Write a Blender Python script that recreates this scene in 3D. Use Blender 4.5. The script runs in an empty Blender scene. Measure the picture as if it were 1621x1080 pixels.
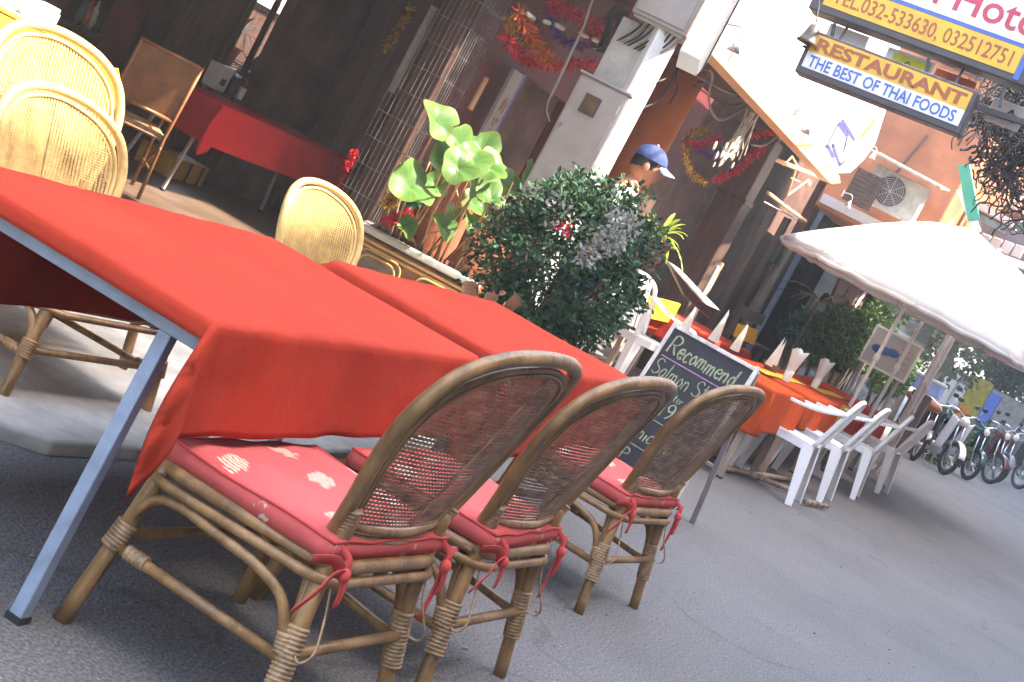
import bpy, bmesh, math, random
from math import sin, cos, pi, radians, hypot, atan2, sqrt
from mathutils import Vector, Matrix

random.seed(7)
scene = bpy.context.scene
COL = scene.collection

# ---------------------------------------------------------------- camera
CAM_F, CAM_ROLL, CAM_PITCH, CAM_YAW, CAM_H = 2519.0, 27.85, -5.76, 19.69, 1.33

def cam_rotation():
    r, p, y = (radians(a) for a in (CAM_ROLL, CAM_PITCH, CAM_YAW))
    Rz = Matrix(((cos(r), -sin(r), 0), (sin(r), cos(r), 0), (0, 0, 1)))
    Rx = Matrix(((1, 0, 0), (0, cos(p), sin(p)), (0, -sin(p), cos(p))))
    Ry = Matrix(((cos(y), 0, sin(y)), (0, 1, 0), (-sin(y), 0, cos(y))))
    B = Matrix(((0, -1, 0), (0, 0, -1), (1, 0, 0)))
    return Rz @ Rx @ Ry @ B           # world -> camera (x right, y down, z forward)
WC = cam_rotation()
cam_data = bpy.data.cameras.new('camera')
cam = bpy.data.objects.new('camera', cam_data)
COL.objects.link(cam)
cam_data.sensor_width = 36.0
cam_data.lens = 36.0 * CAM_F / 1621.0
cam_data.clip_start = 0.05
cam_data.clip_end = 500.0
rows = [WC[0], -WC[1], -WC[2]]
cam.matrix_world = Matrix.Translation((0, 0, CAM_H)) @ Matrix(rows).transposed().to_4x4()
scene.camera = cam

def at(px, py, x=None, y=None, z=None):
    """point of the place seen at a pixel of the photograph, on the plane x=, y= or z="""
    d = WC.transposed() @ Vector(((px - 810.5) / CAM_F, (py - 540) / CAM_F, 1.0))
    if x is not None: t = x / d.x
    elif y is not None: t = y / d.y
    else: t = (z - CAM_H) / d.z
    return Vector((0, 0, CAM_H)) + d * t

# ---------------------------------------------------------------- light
SUN = Vector((0.05, -0.53, 0.84)).normalized()       # towards the sun
world = bpy.data.worlds.new('World')
scene.world = world
world.use_nodes = True
wn = world.node_tree.nodes; wl = world.node_tree.links
wn.clear()
sky = wn.new('ShaderNodeTexSky'); sky.sky_type = 'NISHITA'; sky.sun_disc = False
sky.sun_elevation = math.asin(SUN.z)
sky.sun_rotation = atan2(SUN.x, SUN.y)
sky.dust_density = 2.5
sky.air_density = 1.0
bg = wn.new('ShaderNodeBackground'); bg.inputs['Strength'].default_value = 0.15
wo = wn.new('ShaderNodeOutputWorld')
wl.new(sky.outputs[0], bg.inputs[0]); wl.new(bg.outputs[0], wo.inputs[0])
sd = bpy.data.lights.new('sun', 'SUN'); sd.energy = 2.4; sd.angle = radians(0.6); sd.color = (1.0, 0.93, 0.82)
so = bpy.data.objects.new('sun', sd); COL.objects.link(so)
so.rotation_euler = SUN.to_track_quat('Z', 'Y').to_euler()
scene.view_settings.view_transform = 'Standard'
scene.view_settings.look = 'None'
scene.view_settings.gamma = 1.0
scene.view_settings.exposure = 3.55
try:
    scene.view_settings.use_white_balance = True
    scene.view_settings.white_balance_temperature = 7100
    scene.view_settings.white_balance_tint = 9
except Exception: pass
try: scene.view_settings.use_curve_mapping = False
except Exception: pass
scene.render.engine = 'CYCLES'
scene.cycles.max_bounces = 8
scene.cycles.diffuse_bounces = 6
scene.cycles.use_denoising = True

# ---------------------------------------------------------------- materials
MATS = {}
def mat(name, col, rough=0.7, var=0.12, scale=6.0, bump=0.0, bscale=60.0, metal=0.0, spec=0.4,
        col2=None, island=0.0, trans=0.0, stretch=(1, 1, 1), sheen=0.0, coat=0.0, dirt=0.0, dscale=1.3):
    if name in MATS: return MATS[name]
    m = bpy.data.materials.new(name); m.use_nodes = True
    nt = m.node_tree; N = nt.nodes; L = nt.links
    b = N['Principled BSDF']
    b.inputs['Roughness'].default_value = rough
    b.inputs['Metallic'].default_value = metal
    b.inputs['Specular IOR Level'].default_value = spec
    if sheen: b.inputs['Sheen Weight'].default_value = sheen
    if coat: b.inputs['Coat Weight'].default_value = coat
    tc = N.new('ShaderNodeTexCoord'); mp = N.new('ShaderNodeMapping')
    mp.inputs['Scale'].default_value = stretch
    L.new(tc.outputs['Object'], mp.inputs[0])
    nz = N.new('ShaderNodeTexNoise'); nz.inputs['Scale'].default_value = scale; nz.inputs['Detail'].default_value = 6
    nz.inputs['Roughness'].default_value = 0.65
    L.new(mp.outputs[0], nz.inputs['Vector'])
    c2 = col2 if col2 else tuple(max(0, c * (1 - 2.2 * var)) for c in col)
    c1 = tuple(min(1, c * (1 + var)) for c in col)
    mx = N.new('ShaderNodeMix'); mx.data_type = 'RGBA'
    mx.inputs[6].default_value = (*c2, 1); mx.inputs[7].default_value = (*c1, 1)
    rp = N.new('ShaderNodeMapRange'); rp.inputs[1].default_value = 0.3; rp.inputs[2].default_value = 0.68
    L.new(nz.outputs[0], rp.inputs[0]); L.new(rp.outputs[0], mx.inputs[0])
    out = mx.outputs[2]
    if dirt:
        dz = N.new('ShaderNodeTexNoise'); dz.inputs['Scale'].default_value = dscale; dz.inputs['Detail'].default_value = 8
        L.new(tc.outputs['Object'], dz.inputs['Vector'])
        dr = N.new('ShaderNodeMapRange'); dr.inputs[1].default_value = 0.5; dr.inputs[2].default_value = 0.75
        dr.inputs[4].default_value = dirt
        L.new(dz.outputs[0], dr.inputs[0])
        dm = N.new('ShaderNodeMix'); dm.data_type = 'RGBA'
        dm.inputs[7].default_value = (col[0] * .35, col[1] * .32, col[2] * .28, 1)
        L.new(dr.outputs[0], dm.inputs[0]); L.new(out, dm.inputs[6]); out = dm.outputs[2]
    if island:
        g = N.new('ShaderNodeNewGeometry')
        h = N.new('ShaderNodeHueSaturation')
        mr = N.new('ShaderNodeMapRange'); mr.inputs[3].default_value = 1 - island; mr.inputs[4].default_value = 1 + island
        L.new(g.outputs['Random Per Island'], mr.inputs[0]); L.new(mr.outputs[0], h.inputs['Value'])
        mr2 = N.new('ShaderNodeMapRange'); mr2.inputs[3].default_value = .5 - island * .05; mr2.inputs[4].default_value = .5 + island * .05
        L.new(g.outputs['Random Per Island'], mr2.inputs[0]); L.new(mr2.outputs[0], h.inputs['Hue'])
        L.new(out, h.inputs['Color']); out = h.outputs[0]
    L.new(out, b.inputs['Base Color'])
    # roughness variation
    rr = N.new('ShaderNodeMapRange'); rr.inputs[3].default_value = max(0.05, rough - .1); rr.inputs[4].default_value = min(1, rough + .1)
    L.new(nz.outputs[0], rr.inputs[0]); L.new(rr.outputs[0], b.inputs['Roughness'])
    if 'cloth' in name:
        wz = N.new('ShaderNodeTexNoise'); wz.inputs['Scale'].default_value = 7; wz.inputs['Detail'].default_value = 5; wz.inputs['Distortion'].default_value = 1.2
        L.new(mp.outputs[0], wz.inputs['Vector'])
        wb_ = N.new('ShaderNodeBump'); wb_.inputs['Strength'].default_value = .4; wb_.inputs['Distance'].default_value = .02
        L.new(wz.outputs[0], wb_.inputs['Height'])
    if bump:
        bz = N.new('ShaderNodeTexNoise'); bz.inputs['Scale'].default_value = bscale; bz.inputs['Detail'].default_value = 4
        L.new(mp.outputs[0], bz.inputs['Vector'])
        bp = N.new('ShaderNodeBump'); bp.inputs['Strength'].default_value = bump; bp.inputs['Distance'].default_value = 0.01
        L.new(bz.outputs[0], bp.inputs['Height']); L.new(bp.outputs[0], b.inputs['Normal'])
        if 'cloth' in name: L.new(wb_.outputs[0], bp.inputs['Normal'])
    if trans:
        tr = N.new('ShaderNodeBsdfTranslucent'); L.new(out, tr.inputs['Color'])
        ms = N.new('ShaderNodeMixShader'); ms.inputs[0].default_value = trans
        o = N['Material Output']
        L.new(b.outputs[0], ms.inputs[1]); L.new(tr.outputs[0], ms.inputs[2]); L.new(ms.outputs[0], o.inputs[0])
    MATS[name] = m
    return m

M = {}
M['red_cloth'] = mat('red_cloth', (0.5, 0.05, 0.025), .92, .1, 2.2, .35, 700, spec=.14, trans=.1)
M['orange_cloth'] = mat('orange_cloth', (0.52, 0.075, 0.016), .95, .05, 3, .25, 700, spec=.06, trans=.1)
M['deep_red_cloth'] = mat('deep_red_cloth', (0.5, 0.018, 0.025), .85, .06, 3, .2, 700, spec=.2, trans=.1)
M['yellow_cloth'] = mat('yellow_cloth', (0.8, 0.5, 0.04), .9, .05, 3, .2, 700, spec=.15, trans=.1)
M['white_cloth'] = mat('white_cloth', (0.8, 0.78, 0.75), .9, .04, 3, .2, 500, spec=.15, trans=.25)
M['umbrella_cloth'] = mat('umbrella_cloth', (0.86, 0.84, 0.82), .85, .04, 2, .15, 300, spec=.15, trans=.45)
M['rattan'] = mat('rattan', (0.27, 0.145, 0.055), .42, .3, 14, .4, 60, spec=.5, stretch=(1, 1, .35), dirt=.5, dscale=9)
M['rattan_wrap'] = mat('rattan_wrap', (0.34, 0.21, 0.11), .5, .28, 30, .3, 120, spec=.45)
M['cane'] = mat('cane', (0.33, 0.2, 0.12), .55, .3, 25, .2, 200, spec=.35, island=.25)
M['sunlit_rattan'] = mat('sunlit_rattan', (0.52, 0.37, 0.14), .45, .12, 14, .3, 60, spec=.45)  # lit copy of the brown rattan, sunlight put into the colour
M['sunlit_cane'] = mat('sunlit_cane', (0.5, 0.34, 0.13), .55, .14, 25, .2, 200, spec=.3, island=.1)  # same cane, lightened in colour for the sun on it
M['steel_paint'] = mat('steel_paint', (0.22, 0.27, 0.35), .4, .12, 8, .15, 90, spec=.5, dirt=.3, dscale=14)
M['dark_steel'] = mat('dark_steel', (0.05, 0.055, 0.07), .4, .1, 8)
M['bare_steel'] = mat('bare_steel', (0.5, 0.5, 0.52), .3, .15, 10, metal=.8)
M['mesh_wire'] = mat('mesh_wire', (0.2, 0.19, 0.19), .5, .4, 10, metal=.3)
M['black_rubber'] = mat('black_rubber', (0.02, 0.02, 0.02), .8, .1, 20)
M['dark_wood'] = mat('dark_wood', (0.085, 0.042, 0.03), .5, .3, 4, .3, 30, stretch=(4, 4, .5))
M['brown_wood'] = mat('brown_wood', (0.1, 0.06, 0.045), .55, .25, 5, .4, 30, stretch=(5, 5, .5), dirt=.4, dscale=4)
M['grey_wood'] = mat('grey_wood', (0.3, 0.21, 0.15), .7, .3, 5, .5, 40, stretch=(4, 1, 4), dirt=.5, dscale=5)
M['chair_wood'] = mat('chair_wood', (0.22, 0.09, 0.035), .45, .2, 8, .2, 40)
M['white_plastic'] = mat('white_plastic', (0.82, 0.8, 0.79), .35, .04, 3, spec=.5, dirt=.15, dscale=6)
M['grey_box'] = mat('grey_box', (0.36, 0.31, 0.28), .45, .06, 4, .05, 60, spec=.5, dirt=.35, dscale=5)
M['concrete'] = mat('concrete', (0.42, 0.39, 0.34), .85, .15, 5, .4, 40, dirt=.5, dscale=3)
M['white_paint'] = mat('white_paint', (0.8, 0.77, 0.72), .6, .05, 3, .1, 40, dirt=.2, dscale=2)
M['peach_paint'] = mat('peach_paint', (0.72, 0.4, 0.2), .65, .06, 3, .1, 40)
M['orange_paint'] = mat('orange_paint', (0.72, 0.2, 0.045), .6, .08, 3, .15, 40, dirt=.25, dscale=2)
M['salmon_paint'] = mat('salmon_paint', (0.42, 0.15, 0.07), .8, .15, 2, .3, 14, dirt=.7, dscale=.9)
M['maroon_paint'] = mat('maroon_paint', (0.16, 0.025, 0.03), .55, .2, 3, .3, 20, dirt=.4, dscale=2)
M['brown_wall'] = mat('brown_wall', (0.15, 0.085, 0.065), .75, .1, 3, .2, 30, dirt=.4, dscale=1.5)
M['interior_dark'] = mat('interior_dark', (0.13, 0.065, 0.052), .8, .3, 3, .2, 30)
M['tile_floor'] = mat('tile_floor', (0.11, 0.07, 0.05), .5, .2, 3, .1, 30, dirt=.4)
M['board_black'] = mat('board_black', (0.016, 0.013, 0.015), .6, .4, 5, dirt=.0)
M['black'] = mat('black', (0.012, 0.012, 0.013), .45, .2, 5)
M['old_bronze'] = mat('old_bronze', (0.07, 0.05, 0.035), .45, .3, 9, .2, 60, spec=.5)
M['gold_trim'] = mat('gold_trim', (0.5, 0.27, 0.08), .45, .2, 9, .2, 60, spec=.5)
M['planter_olive'] = mat('planter_olive', (0.13, 0.075, 0.03), .4, .35, 7, .3, 40, spec=.5)
M['planter_rust'] = mat('planter_rust', (0.27, 0.09, 0.03), .5, .35, 7, .3, 40)
M['terracotta'] = mat('terracotta', (0.35, 0.1, 0.05), .7, .2, 6, .3, 40)
M['soil'] = mat('soil', (0.04, 0.03, 0.02), .95, .4, 12, .8, 40)
M['leaf_dark'] = mat('leaf_dark', (0.038, 0.085, 0.04), .6, .2, 5, spec=.25, island=.6, trans=.2)
M['leaf_silver'] = mat('leaf_silver', (0.26, 0.27, 0.24), .5, .2, 5, spec=.4, island=.35, trans=.2)
M['leaf_mid'] = mat('leaf_mid', (0.07, 0.13, 0.03), .5, .2, 5, spec=.4, island=.5, trans=.3)
M['leaf_lime'] = mat('leaf_lime', (0.33, 0.42, 0.06), .5, .2, 5, spec=.4, island=.3, trans=.35)
M['leaf_palm'] = mat('leaf_palm', (0.075, 0.095, 0.04), .5, .2, 5, spec=.4, island=.3, trans=.25)
M['stem'] = mat('stem', (0.4, 0.23, 0.11), .6, .2, 10)
M['bark'] = mat('bark', (0.12, 0.085, 0.06), .85, .3, 8, .6, 30)
M['skin'] = mat('skin', (0.42, 0.17, 0.09), .5, .06, 4, spec=.35)
M['cap_navy'] = mat('cap_navy', (0.03, 0.05, 0.16), .8, .2, 30, .2, 300)
M['cap_brim'] = mat('cap_brim', (0.3, 0.38, 0.7), .8, .1, 30, .2, 300)
M['hair'] = mat('hair', (0.015, 0.012, 0.01), .5, .2, 30)
M['white_shirt'] = mat('white_shirt', (0.78, 0.76, 0.66), .9, .05, 5, .2, 200, trans=.1)
M['blue_jeans'] = mat('blue_jeans', (0.05, 0.08, 0.17), .9, .2, 20)
M['tinsel_red'] = mat('tinsel_red', (0.65, 0.02, 0.07), .3, .2, 20, metal=.4, island=.5)
M['tinsel_gold'] = mat('tinsel_gold', (0.6, 0.36, 0.06), .28, .2, 20, metal=.6, island=.5)
M['tinsel_purple'] = mat('tinsel_purple', (0.16, 0.05, 0.3), .3, .2, 20, metal=.5, island=.5)
M['tinsel_orange'] = mat('tinsel_orange', (0.7, 0.15, 0.03), .3, .2, 20, metal=.5, island=.5)
M['tinsel_green'] = mat('tinsel_green', (0.02, 0.3, 0.16), .3, .2, 20, metal=.5, island=.4)
M['shell'] = mat('shell', (0.62, 0.55, 0.45), .5, .2, 30, island=.3)
M['sign_yellow'] = mat('sign_yellow', (0.72, 0.38, 0.02), .45, .1, 4, coat=.1, dirt=.3, dscale=5)
M['sign_white'] = mat('sign_white', (0.7, 0.68, 0.68), .45, .06, 4, dirt=.3, dscale=5)
M['sign_brown'] = mat('sign_brown', (0.3, 0.075, 0.015), .4, .05, 4)
M['sign_blue'] = mat('sign_blue', (0.05, 0.11, 0.38), .4, .05, 4)
M['sign_crimson'] = mat('sign_crimson', (0.45, 0.03, 0.06), .4, .05, 4)
M['sign_frame'] = mat('sign_frame', (0.07, 0.055, 0.06), .5, .15, 6, dirt=.3)
M['chalk'] = mat('chalk', (0.34, 0.36, 0.22), .95, .25, 60)
M['chalk_pink'] = mat('chalk_pink', (0.5, 0.25, 0.45), .95, .25, 60)
M['print_purple'] = mat('print_purple', (0.05, 0.045, 0.2), .6, .1, 9)
M['print_yellow'] = mat('print_yellow', (0.55, 0.5, 0.01), .6, .1, 9)
M['cable'] = mat('cable', (0.018, 0.017, 0.018), .6, .2, 9)
M['cable_pale'] = mat('cable_pale', (0.36, 0.3, 0.24), .6, .2, 9)
M['weathered_pole'] = mat('weathered_pole', (0.33, 0.25, 0.19), .8, .2, 5, .5, 25, stretch=(3, 3, .4), dirt=.4)
M['grey_roof'] = mat('grey_roof', (0.2, 0.2, 0.21), .7, .2, 3, .3, 12, dirt=.4)
M['roof_tile'] = mat('roof_tile', (0.27, 0.15, 0.12), .7, .25, 6, .3, 30, island=.2)
M['green_paint'] = mat('green_paint', (0.03, 0.22, 0.15), .5, .1, 4)
M['glass_dark'] = mat('glass_dark', (0.01, 0.012, 0.016), .08, .1, 4, spec=.8)
M['chrome'] = mat('chrome', (0.6, 0.6, 0.62), .15, .05, 4, metal=1)
M['bike_black'] = mat('bike_black', (0.008, 0.009, 0.012), .2, .1, 4, coat=.6)
M['bike_white'] = mat('bike_white', (0.7, 0.7, 0.72), .25, .04, 4, coat=.5)
M['bike_teal'] = mat('bike_teal', (0.01, 0.05, 0.045), .25, .1, 4, coat=.5)
M['bike_red'] = mat('bike_red', (0.09, 0.012, 0.012), .25, .1, 4, coat=.5)
M['bike_grey'] = mat('bike_grey', (0.16, 0.17, 0.19), .3, .1, 4, coat=.4)
M['basket'] = mat('basket', (0.26, 0.1, 0.04), .7, .3, 30, .5, 80)
M['napkin'] = mat('napkin', (0.8, 0.76, 0.68), .9, .04, 10, .1, 100, trans=.25)
M['glass_tumbler'] = mat('glass_tumbler', (0.7, 0.62, 0.52), .12, .05, 5, spec=.7)
M['far_wall'] = mat('far_wall', (0.5, 0.47, 0.46), .8, .08, 2, .2, 20, dirt=.3)
M['asphalt_side'] = mat('asphalt_side', (0.06, 0.06, 0.065), .9, .2, 5)

def asphalt():
    m = bpy.data.materials.new('asphalt'); m.use_nodes = True
    N = m.node_tree.nodes; L = m.node_tree.links; b = N['Principled BSDF']
    tc = N.new('ShaderNodeTexCoord')
    big = N.new('ShaderNodeTexNoise'); big.inputs['Scale'].default_value = .7; big.inputs['Detail'].default_value = 9; big.inputs['Roughness'].default_value = .6
    fine = N.new('ShaderNodeTexNoise'); fine.inputs['Scale'].default_value = 95; fine.inputs['Detail'].default_value = 5
    vor = N.new('ShaderNodeTexVoronoi'); vor.inputs['Scale'].default_value = 130
    for n in (big, fine, vor): L.new(tc.outputs['Object'], n.inputs['Vector'])
    r1 = N.new('ShaderNodeValToRGB')
    r1.color_ramp.elements[0].position = .3; r1.color_ramp.elements[0].color = (.095, .089, .085, 1)
    r1.color_ramp.elements[1].position = .72; r1.color_ramp.elements[1].color = (.145, .136, .130, 1)
    L.new(big.outputs[0], r1.inputs[0])
    r2 = N.new('ShaderNodeMapRange'); r2.inputs[1].default_value = .35; r2.inputs[2].default_value = .7; r2.inputs[3].default_value = .5; r2.inputs[4].default_value = 1.5
    L.new(fine.outputs[0], r2.inputs[0])
    mm = N.new('ShaderNodeMix'); mm.data_type = 'RGBA'; mm.blend_type = 'MULTIPLY'; mm.inputs[0].default_value = 1
    L.new(r1.outputs[0], mm.inputs[6]); L.new(r2.outputs[0], mm.inputs[7])
    # pale stone specks
    sp = N.new('ShaderNodeTexVoronoi'); sp.inputs['Scale'].default_value = 38; L.new(tc.outputs['Object'], sp.inputs['Vector'])
    lt = N.new('ShaderNodeMath'); lt.operation = 'LESS_THAN'; lt.inputs[1].default_value = .13; L.new(sp.outputs['Distance'], lt.inputs[0])
    sep = N.new('ShaderNodeSeparateColor'); L.new(sp.outputs['Color'], sep.inputs[0])
    gt = N.new('ShaderNodeMath'); gt.operation = 'GREATER_THAN'; gt.inputs[1].default_value = .72; L.new(sep.outputs[0], gt.inputs[0])
    mu = N.new('ShaderNodeMath'); mu.operation = 'MULTIPLY'; L.new(lt.outputs[0], mu.inputs[0]); L.new(gt.outputs[0], mu.inputs[1])
    mu2 = N.new('ShaderNodeMath'); mu2.operation = 'MULTIPLY'; mu2.inputs[1].default_value = .9; L.new(mu.outputs[0], mu2.inputs[0])
    m2 = N.new('ShaderNodeMix'); m2.data_type = 'RGBA'; m2.inputs[7].default_value = (.3, .28, .27, 1)
    L.new(mu2.outputs[0], m2.inputs[0]); L.new(mm.outputs[2], m2.inputs[6])
    # cracks, patches and oil stains
    cw = N.new('ShaderNodeTexNoise'); cw.inputs['Scale'].default_value = 1.6; cw.inputs['Detail'].default_value = 5
    L.new(tc.outputs['Object'], cw.inputs['Vector'])
    va = N.new('ShaderNodeVectorMath'); va.operation = 'MULTIPLY_ADD'; va.inputs[1].default_value = (.9, .9, 0)
    L.new(cw.outputs['Color'], va.inputs[0]); L.new(tc.outputs['Object'], va.inputs[2])
    cr = N.new('ShaderNodeTexVoronoi'); cr.feature = 'DISTANCE_TO_EDGE'; cr.inputs['Scale'].default_value = .34; L.new(va.outputs[0], cr.inputs['Vector'])
    cm = N.new('ShaderNodeMapRange'); cm.inputs[1].default_value = .0; cm.inputs[2].default_value = .006; cm.inputs[3].default_value = .45; cm.inputs[4].default_value = 0
    L.new(cr.outputs[0], cm.inputs[0])
    m3 = N.new('ShaderNodeMix'); m3.data_type = 'RGBA'; m3.inputs[7].default_value = (.03, .028, .026, 1)
    L.new(cm.outputs[0], m3.inputs[0]); L.new(m2.outputs[2], m3.inputs[6])
    sn = N.new('ShaderNodeTexNoise'); sn.inputs['Scale'].default_value = 2.3; sn.inputs['Detail'].default_value = 3; L.new(va.outputs[0], sn.inputs['Vector'])
    sm = N.new('ShaderNodeMapRange'); sm.inputs[1].default_value = .62; sm.inputs[2].default_value = .74; sm.inputs[4].default_value = .4; L.new(sn.outputs[0], sm.inputs[0])
    m4 = N.new('ShaderNodeMix'); m4.data_type = 'RGBA'; m4.inputs[7].default_value = (.045, .042, .04, 1)
    L.new(sm.outputs[0], m4.inputs[0]); L.new(m3.outputs[2], m4.inputs[6])
    L.new(m4.outputs[2], b.inputs['Base Color'])
    b.inputs['Roughness'].default_value = .8
    bp = N.new('ShaderNodeBump'); bp.inputs['Strength'].default_value = .5; bp.inputs['Distance'].default_value = .006
    ad = N.new('ShaderNodeMath'); ad.operation = 'ADD'; L.new(vor.outputs['Distance'], ad.inputs[0]); L.new(fine.outputs[0], ad.inputs[1])
    L.new(ad.outputs[0], bp.inputs['Height']); L.new(bp.outputs[0], b.inputs['Normal'])
    return m
M['asphalt'] = asphalt()

def cushion_mat():
    m = mat('cushion_pink', (0.56, 0.105, 0.095), .85, .12, 4, .3, 500, spec=.08)
    N = m.node_tree.nodes; L = m.node_tree.links; b = N['Principled BSDF']
    src = b.inputs['Base Color'].links[0].from_socket
    tc = N.new('ShaderNodeTexCoord')
    nz = N.new('ShaderNodeTexNoise'); nz.inputs['Scale'].default_value = 38; nz.inputs['Detail'].default_value = 3
    L.new(tc.outputs['Object'], nz.inputs['Vector'])
    mp = N.new('ShaderNodeMapping'); mp.inputs['Scale'].default_value = (4.2, 6.0, 3); mp.inputs['Location'].default_value = (.35, .2, 0); mp.inputs['Rotation'].default_value = (0, 0, .5)
    L.new(tc.outputs['Object'], mp.inputs[0])
    v = N.new('ShaderNodeTexVoronoi'); v.inputs['Scale'].default_value = 1; v.inputs['Randomness'].default_value = .35; v.voronoi_dimensions = '2D'
    L.new(mp.outputs[0], v.inputs['Vector'])
    a = N.new('ShaderNodeMath'); a.operation = 'MULTIPLY_ADD'; a.inputs[1].default_value = .38; L.new(nz.outputs[0], a.inputs[0]); L.new(v.outputs['Distance'], a.inputs[2])
    r = N.new('ShaderNodeMapRange'); r.inputs[1].default_value = .40; r.inputs[2].default_value = .37; r.inputs[3].default_value = 0; r.inputs[4].default_value = 1
    L.new(a.outputs[0], r.inputs[0])
    nz2 = N.new('ShaderNodeTexWave'); nz2.inputs['Scale'].default_value = 26; nz2.inputs['Distortion'].default_value = 9
    L.new(tc.outputs['Object'], nz2.inputs['Vector'])
    r3 = N.new('ShaderNodeMapRange'); r3.inputs[1].default_value = .15; r3.inputs[2].default_value = .5
    L.new(nz2.outputs[0], r3.inputs[0])
    mu = N.new('ShaderNodeMath'); mu.operation = 'MULTIPLY'; L.new(r.outputs[0], mu.inputs[0]); L.new(r3.outputs[0], mu.inputs[1])
    mx = N.new('ShaderNodeMix'); mx.data_type = 'RGBA'; mx.inputs[7].default_value = (.62, .48, .34, 1)
    L.new(mu.outputs[0], mx.inputs[0]); L.new(src, mx.inputs[6]); L.new(mx.outputs[2], b.inputs['Base Color'])
    return m
M['cushion'] = cushion_mat()
M['ribbon'] = mat('ribbon_red', (0.52, 0.06, 0.055), .85, .1, 10, .1, 200)

def leaf_radial_mat(name, base, vein, rim):
    m = mat(name, base, .45, .12, 8, .15, 80, spec=.4, trans=.35)
    N = m.node_tree.nodes; L = m.node_tree.links; b = N['Principled BSDF']
    src = b.inputs['Base Color'].links[0].from_socket
    uv = N.new('ShaderNodeTexCoord'); sx = N.new('ShaderNodeSeparateXYZ'); L.new(uv.outputs['UV'], sx.inputs[0])
    # uv.x = angle 0..1, uv.y = radius 0..1
    s = N.new('ShaderNodeMath'); s.operation = 'MULTIPLY'; s.inputs[1].default_value = 2 * pi * 13; L.new(sx.outputs[0], s.inputs[0])
    c = N.new('ShaderNodeMath'); c.operation = 'COSINE'; L.new(s.outputs[0], c.inputs[0])
    r = N.new('ShaderNodeMapRange'); r.inputs[1].default_value = .9; r.inputs[2].default_value = 1; r.inputs[4].default_value = .55; L.new(c.outputs[0], r.inputs[0])
    mx = N.new('ShaderNodeMix'); mx.data_type = 'RGBA'; mx.inputs[7].default_value = (*vein, 1)
    L.new(r.outputs[0], mx.inputs[0]); L.new(src, mx.inputs[6])
    r2 = N.new('ShaderNodeMapRange'); r2.inputs[1].default_value = .55; r2.inputs[2].default_value = 1; r2.inputs[4].default_value = .7; L.new(sx.outputs[1], r2.inputs[0])
    m2 = N.new('ShaderNodeMix'); m2.data_type = 'RGBA'; m2.inputs[7].default_value = (*rim, 1)
    L.new(r2.outputs[0], m2.inputs[0]); L.new(mx.outputs[2], m2.inputs[6]); L.new(m2.outputs[2], b.inputs['Base Color'])
    for n in N:
        if n.type == 'BSDF_TRANSLUCENT': L.new(m2.outputs[2], n.inputs['Color'])
    return m
M['lotus_leaf'] = leaf_radial_mat('lotus_leaf', (.075, .18, .04), (.15, .28, .08), (.15, .23, .05))
M['caladium'] = leaf_radial_mat('caladium', (.36, .16, .1), (.55, .3, .2), (.22, .22, .08))

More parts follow.
